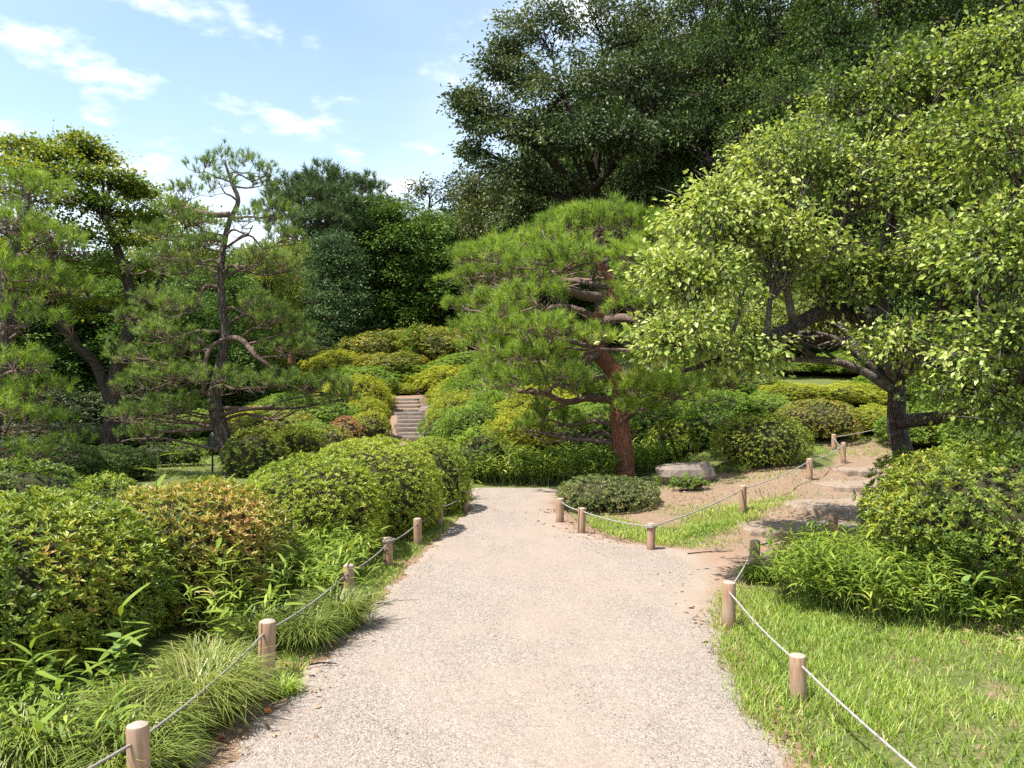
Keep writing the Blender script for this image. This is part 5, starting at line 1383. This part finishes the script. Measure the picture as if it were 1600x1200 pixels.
def leaf_plant(label, x, y, h, seed, kind='sasa', nl=11, L=.17, name='bamboo_grass_plant', cat='plant', group=None, lean=(0, 0)):
    rng = np.random.default_rng(9500 + seed)
    z = gz(x, y)
    root = thing(name, (x, y, z), label, cat, group)
    g = Geo()
    top = np.array([lean[0], lean[1], h])
    pts = [np.array([0, 0, -.02]), top * .5 + np.array([.01, 0, .02]), top]
    sp, _ = tube(g, pts, [.005, .004, .002], 6, 5)
    g.build('stem', M['sedge'], root)
    mats = {'sasa': 'sasa', 'broad': 'bigleaf', 'shoot': 'aza_fresh'}[kind]
    heart = kind == 'broad'
    proto = None
    for k in range(nl):
        f = .35 + .65 * k / (nl - 1)
        p = sp[min(len(sp) - 1, int(f * (len(sp) - 1)))]
        if proto is None:
            o = fine_leaf(1.0, .78 if heart else (.42 if kind == 'shoot' else .15), heart).build('leaf', M[mats], root)
            a = o.data.attributes['rnd']
            a.data.foreach_set('value', np.full(len(o.data.polygons), .55, dtype=np.float32))
            for pl in o.data.polygons: pl.use_smooth = True
            proto = o
        else:
            o = proto.copy(); COL.objects.link(o); o.parent = root
        o.location = [float(c) for c in p]
        s = L * rng.uniform(.7, 1.15)
        o.scale = (s, s, s)
        o.rotation_euler = (rng.normal() * .25, -rng.uniform(.0, .75) * (1.2 if k > nl * .7 else .7), k * 2.4 + rng.normal() * .3)
    return root
near = [('bamboo grass plant with long upright leaves at the left picture edge', 30, 3.75, -2.24, .42), ('bamboo grass plant right of the one at the left picture edge', 0, 4.05, -2.05, .34),
        ('bamboo grass plant fanning out below the foreground azalea', 0, 3.6, -1.98, .30), ('bamboo grass plant tallest behind the heart-leaved plant', 0, 4.35, -2.12, .42),
        ('bamboo grass plant leaning over the pale sedge tussock', 0, 4.75, -1.72, .40), ('bamboo grass plant with wide fan beside the cracked post', 0, 5.25, -1.50, .36),
        ('bamboo grass plant standing in front of the browned azalea', 0, 5.3, -1.95, .58), ('bamboo grass plant against the clipped hedge front', 0, 6.7, -1.95, .62),
        ('bamboo grass plant at the bottom left corner', 0, 3.35, -1.92, .22), ('bamboo grass plant between hedge and browned azalea', 0, 6.5, -2.35, .78)]
for i, (lab, _, y, x, h) in enumerate(near):
    leaf_plant(lab, x, y, h, i, 'sasa', 12, .19, lean=(.06 * math.sin(i * 2.1), -.05))
leaf_plant('grey-green plant with heart-shaped leaves left of the sedge tussock', -1.98, 3.98, .40, 20, 'broad', 18, .085, 'heart_leaved_plant', lean=(.05, -.05))
leaf_plant('young shoot with heart-shaped leaves in the right bamboo grass', 3.05, 5.35, .34, 21, 'broad', 14, .07, 'heart_leaved_plant', lean=(-.03, -.04))
leaf_plant('upright leafy azalea shoot at the left edge below the bush', -2.55, 4.05, .34, 22, 'shoot', 16, .06, 'leafy_shoot')
leaf_plant('tall weed with pointed leaves above the left foreground azalea', -2.52, 5.45, 1.12, 23, 'sasa', 9, .22, 'tall_weed', lean=(.10, 0))
leaf_plant('second tall grassy weed above the left foreground azalea', -2.28, 5.6, .98, 24, 'sasa', 8, .20, 'tall_weed', lean=(.12, 0))

def tussock(label, x, y, r, h, n, seed, mat='sedge', group='sedge tussocks along the walk', hue=0.0):
    rng = np.random.default_rng(9800 + seed)
    z = gz(x, y)
    th = rng.uniform(0, 6.28, n)
    q = np.sqrt(rng.random(n))
    P = np.stack([x + q * r * .55 * np.cos(th), y + q * r * .55 * np.sin(th), np.full(n, z)], 1)
    up = rng.uniform(.35, 1.6, n)
    t2 = th + rng.normal(size=n) * .7
    D = unit(np.stack([np.cos(t2), np.sin(t2), up * h / r * 1.0], 1))
    L = np.hypot(r, h) * rng.uniform(.55, 1.15, n)
    g = Geo()
    leaves(g, P, D, np.tile([0, 0, 1.0], (n, 1)) + rng.normal(size=(n, 3)) * .15, L, rng.uniform(.004, .0075, n), T_ARCH, np.clip(.5 + hue + rng.normal(size=n) * .18, 0, 1))
    o = g.build('sedge_tussock', M[mat], None, (x, y, z))
    o.location = (x, y, z)
    return tag(o, label, 'tussock', group)
tussock('large pale sedge tussock between the two nearest left posts', -1.58, 4.02, .29, .23, 1900, 1, hue=.16)
tussock('pale sedge tussock beside the rope near the cracked post', -1.74, 4.50, .22, .18, 900, 2, hue=.12)
tussock('sedge tussock in front of the nearest left post', -1.72, 3.62, .27, .20, 1400, 3, hue=.05)
tussock('dark green sedge tussock just beyond the cracked post', -1.36, 5.15, .22, .18, 1200, 4, hue=-.05)
tussock('arching sedge tussock bulging over the gravel at the bend', -1.22, 5.55, .24, .22, 1300, 5, hue=.05)
tussock('sedge tussock between rope and hedge above the cracked post', -1.62, 5.2, .24, .18, 900, 6, hue=.0)
tussock('small sedge tussock at the foot of the half hidden left post', -1.34, 6.2, .14, .12, 600, 7, hue=-.05)
tussock('yellowish sedge tussock at the very bottom left', -2.10, 3.45, .28, .18, 1000, 8, hue=.1)
tussock('green sedge tussock touching the bottom picture edge', -1.62, 3.35, .24, .16, 900, 9, hue=.05)
tussock('small green tuft of grass at the foot of the cracked post', -1.24, 4.32, .10, .09, 260, 10, 'grass', hue=.05)
tussock('dark tuft of grass at the foot of the shaded post', 2.12, 6.85, .16, .14, 600, 11, 'grass', hue=-.3)

def lawn(label, fn, box, n, h, seed, hue=0.0, wid=.005):
    rng = np.random.default_rng(9900 + seed)
    x = rng.uniform(box[0], box[1], n * 3); y = rng.uniform(box[2], box[3], n * 3)
    w = fn(x, y)
    k = rng.random(n * 3) < w
    x, y, w = x[k][:n], y[k][:n], w[k][:n]
    m = len(x)
    z = np.maximum(height(x, y), -.002)
    clump = .5 + .5 * wob(np.stack([x, y, z], 1), seed, 5.0)
    th = rng.uniform(0, 6.28, m) 
    D = np.stack([np.cos(th), np.sin(th), rng.uniform(.6, 2.6, m)], 1)
    low = .5 + .5 * wob(np.stack([x, y, z], 1), seed + 7, 1.4)
    L = h * rng.uniform(.4, 1.25, m) * (.35 + .85 * clump) * (.6 + .75 * low)
    P = np.stack([x, y, z - .004], 1)
    dry = (rng.random(m) < .05 + .16 * sst(.55, .9, .5 + .5 * wob(np.stack([x, y, z], 1), seed + 4, 3.0))) * .55
    g = Geo()
    leaves(g, P, D, np.tile([0, 0, 1.0], (m, 1)) + rng.normal(size=(m, 3)) * .2, L, wid * rng.uniform(.7, 1.3, m), T_BLADE, np.clip(.42 + hue + .22 * wob(np.stack([x, y, z], 1), seed + 1, 2.2) + rng.normal(size=m) * .19 + dry, 0, 1))
    tag(g.build('grass', M['grass']), label, 'grass', None, 'stuff')
def f_right(x, y):
    d = x - right_edge(y)
    n = .5 + .5 * wob(np.stack([x, y, x * 0], 1), 77, 4.0)
    return sst(-.12, .10, d + .16 * (n - .5)) * (.22 + .78 * sst(.12, .6, n)) * (1 - .85 * sst(5.9, 6.9, y))
lawn('bright lawn grass along the right edge of the walk', f_right, (1.15, 5.2, 2.4, 7.0), 68000, .095, 1, .04)
def f_left(x, y):
    d = left_edge(y) - x
    n = .5 + .5 * wob(np.stack([x, y, x * 0], 1), 78, 4.0)
    return sst(-.03, .12, d + .08 * (n - .5)) * (1 - sst(.45, .8, d)) * (.4 + .6 * n) * sst(5.9, 6.9, y)
lawn('short grass strip between the left rope posts and the hedge', f_left, (-2.0, -.5, 5.8, 12.5), 30000, .06, 2, .08)
def f_rim(x, y):
    d = left_edge(y) - x
    n = .5 + .5 * wob(np.stack([x, y, x * 0], 1), 81, 5.0)
    return sst(-.02, .08, d + .10 * (n - .6)) * (1 - sst(.25, .5, d)) * sst(.25, .7, n)
lawn('weedy grass tufts along the near left rim of the walk', f_rim, (-1.9, -1.0, 2.2, 6.4), 9000, .06, 6, .05, .0055)
def f_isl(x, y):
    d = x - right_edge(y)
    n = .5 + .5 * wob(np.stack([x, y, x * 0], 1), 79, 3.2)
    band = np.exp(-((y - (8.75 + .52 * (x - 1.4)) - .25) / .55) ** 2)
    front = np.exp(-((y - (9.3 + .0 * x)) / .75) ** 2) * (1 - sst(2.9, 3.6, x))
    return sst(.04, .25, d + .1 * (n - .5)) * np.clip(front + .8 * band, 0, 1) * sst(.12, .5, n) * (1 - (1 - sst(.5, .9, np.abs(x - side_x(y))))) 
lawn('patchy grass inside the rope corner under the red pine', f_isl, (.6, 4.8, 8.2, 12.5), 30000, .09, 3, .05, .0065)
def f_bank(x, y):
    n = .5 + .5 * wob(np.stack([x, y, x * 0], 1), 80, 3.0)
    strip = np.exp(-((y - (12.15 + .30 * (x - 2.2))) / .28) ** 2) * sst(1.6, 2.0, x) * (1 - sst(4.2, 4.8, x))
    far_ = sst(14.3, 15.0, y) * sst(2.7, 3.2, x) * (1 - sst(9, 10, x)) * (1 - sst(18.5, 20, y))
    scat = .10 * sst(2.4, 3, x) * sst(9.6, 10.2, y) * (1 - sst(12, 13, y))
    return np.clip(strip + far_ + scat, 0, 1) * (.3 + .7 * n)
lawn('grass on the soil bank and the small lawn below the dome shrub', f_bank, (1.5, 9.5, 9.6, 19.5), 20000, .09, 4, -.02, .010)
def f_back(x, y):
    return sst(13.5, 14.5, y) * (1 - sst(22, 24, y)) * (1 - sst(-2.6, -2.0, x))
lawn('lawn beyond the left hedge around the lamp and steps', f_back, (-9.0, -2.0, 13.5, 24), 9000, .08, 5, -.02, .018)

# ------------------------------------------------------------------ litter and twigs on the ground
def litter():
    rng = np.random.default_rng(31)
    n = 2600
    spots = [(3.2, 5.35, .55, .18), (3.9, 5.2, .6, .2), (2.0, 11.2, .6, .3), (1.2, 10.75, .6, .12), (3.3, 9.4, .8, .5), (-1.45, 4.2, .12, .9), (4.2, 13.2, .6, .3), (1.35, 4.3, .06, 1.2), (-1.1, 6.8, .10, 1.6), (1.0, 9.3, .35, .5)]
    P = []
    for i in range(n):
        cx, cy, sx, sy = spots[i % len(spots)]
        P.append((cx + rng.normal() * sx, cy + rng.normal() * sy))
    P = np.array(P)
    z = np.maximum(height(P[:, 0], P[:, 1]), 0) + .012
    P = np.column_stack([P, z])
    th = rng.uniform(0, 6.28, n)
    D = np.stack([np.cos(th), np.sin(th), rng.normal(size=n) * .25], 1)
    g = Geo()
    leaves(g, P, D, np.tile([0, 0, 1.0], (n, 1)) + rng.normal(size=(n, 3)) * .35, rng.uniform(.02, .055, n), rng.uniform(.012, .025, n), T_LEAF, rng.random(n))
    tag(g.build('leaf_litter', M['litter']), 'brown fallen leaves under the shrubs and on the side path', 'leaf litter', None, 'stuff')
    for k, (px, py, lab) in enumerate([(412, 1117, 'curled orange fallen leaf on the gravel near the cracked post'), (655, 862, 'small orange leaf in the grass under the left posts'), (352, 1158, 'yellow-brown fallen leaf at the left gravel edge')]):
        Y = EYE * FPX / (py - HOR)
        p = pix(px, py, Y)
        g = fine_leaf(.06, .04, True)
        o = g.build('fallen_leaf', M['orange_leaf'])
        o.location = (p[0], p[1], .022)
        o.rotation_euler = (.3, .25, 1.1 * k + .6)
        tag(o, lab, 'leaf')
    for k, (px, py, ln, ang, lab) in enumerate([(505, 1043, .16, .12, 'short dark twig lying on the gravel beyond the cracked post'), (600, 948, .14, -.1, 'short dark twig at the gravel edge near the bend'), (1110, 866, .5, .25, 'long dry twig on the dirt by the fork of the paths')]):
        Y = EYE * FPX / (py - HOR)
        p = pix(px, py, Y)
        g = Geo()
        d = np.array([math.cos(ang), math.sin(ang), 0]) * ln / 2
        b = np.array([p[0], p[1], .02])
        tube(g, [b - d, b + np.array([0, .012, .006]), b + d], [.006, .005, .003], 6, 3)
        twigs(g, np.array([b, b + d * .3]), np.array([b + d * .5 + np.array([.01, .03, .01]), b + d * .7 - np.array([0, .03, -.008])]), .003, .0015, rng, .05)
        tag(g.build('fallen_twig', M['bark_dark']), lab, 'twig')
litter()
print('TRIANGLES', NTRI[0])
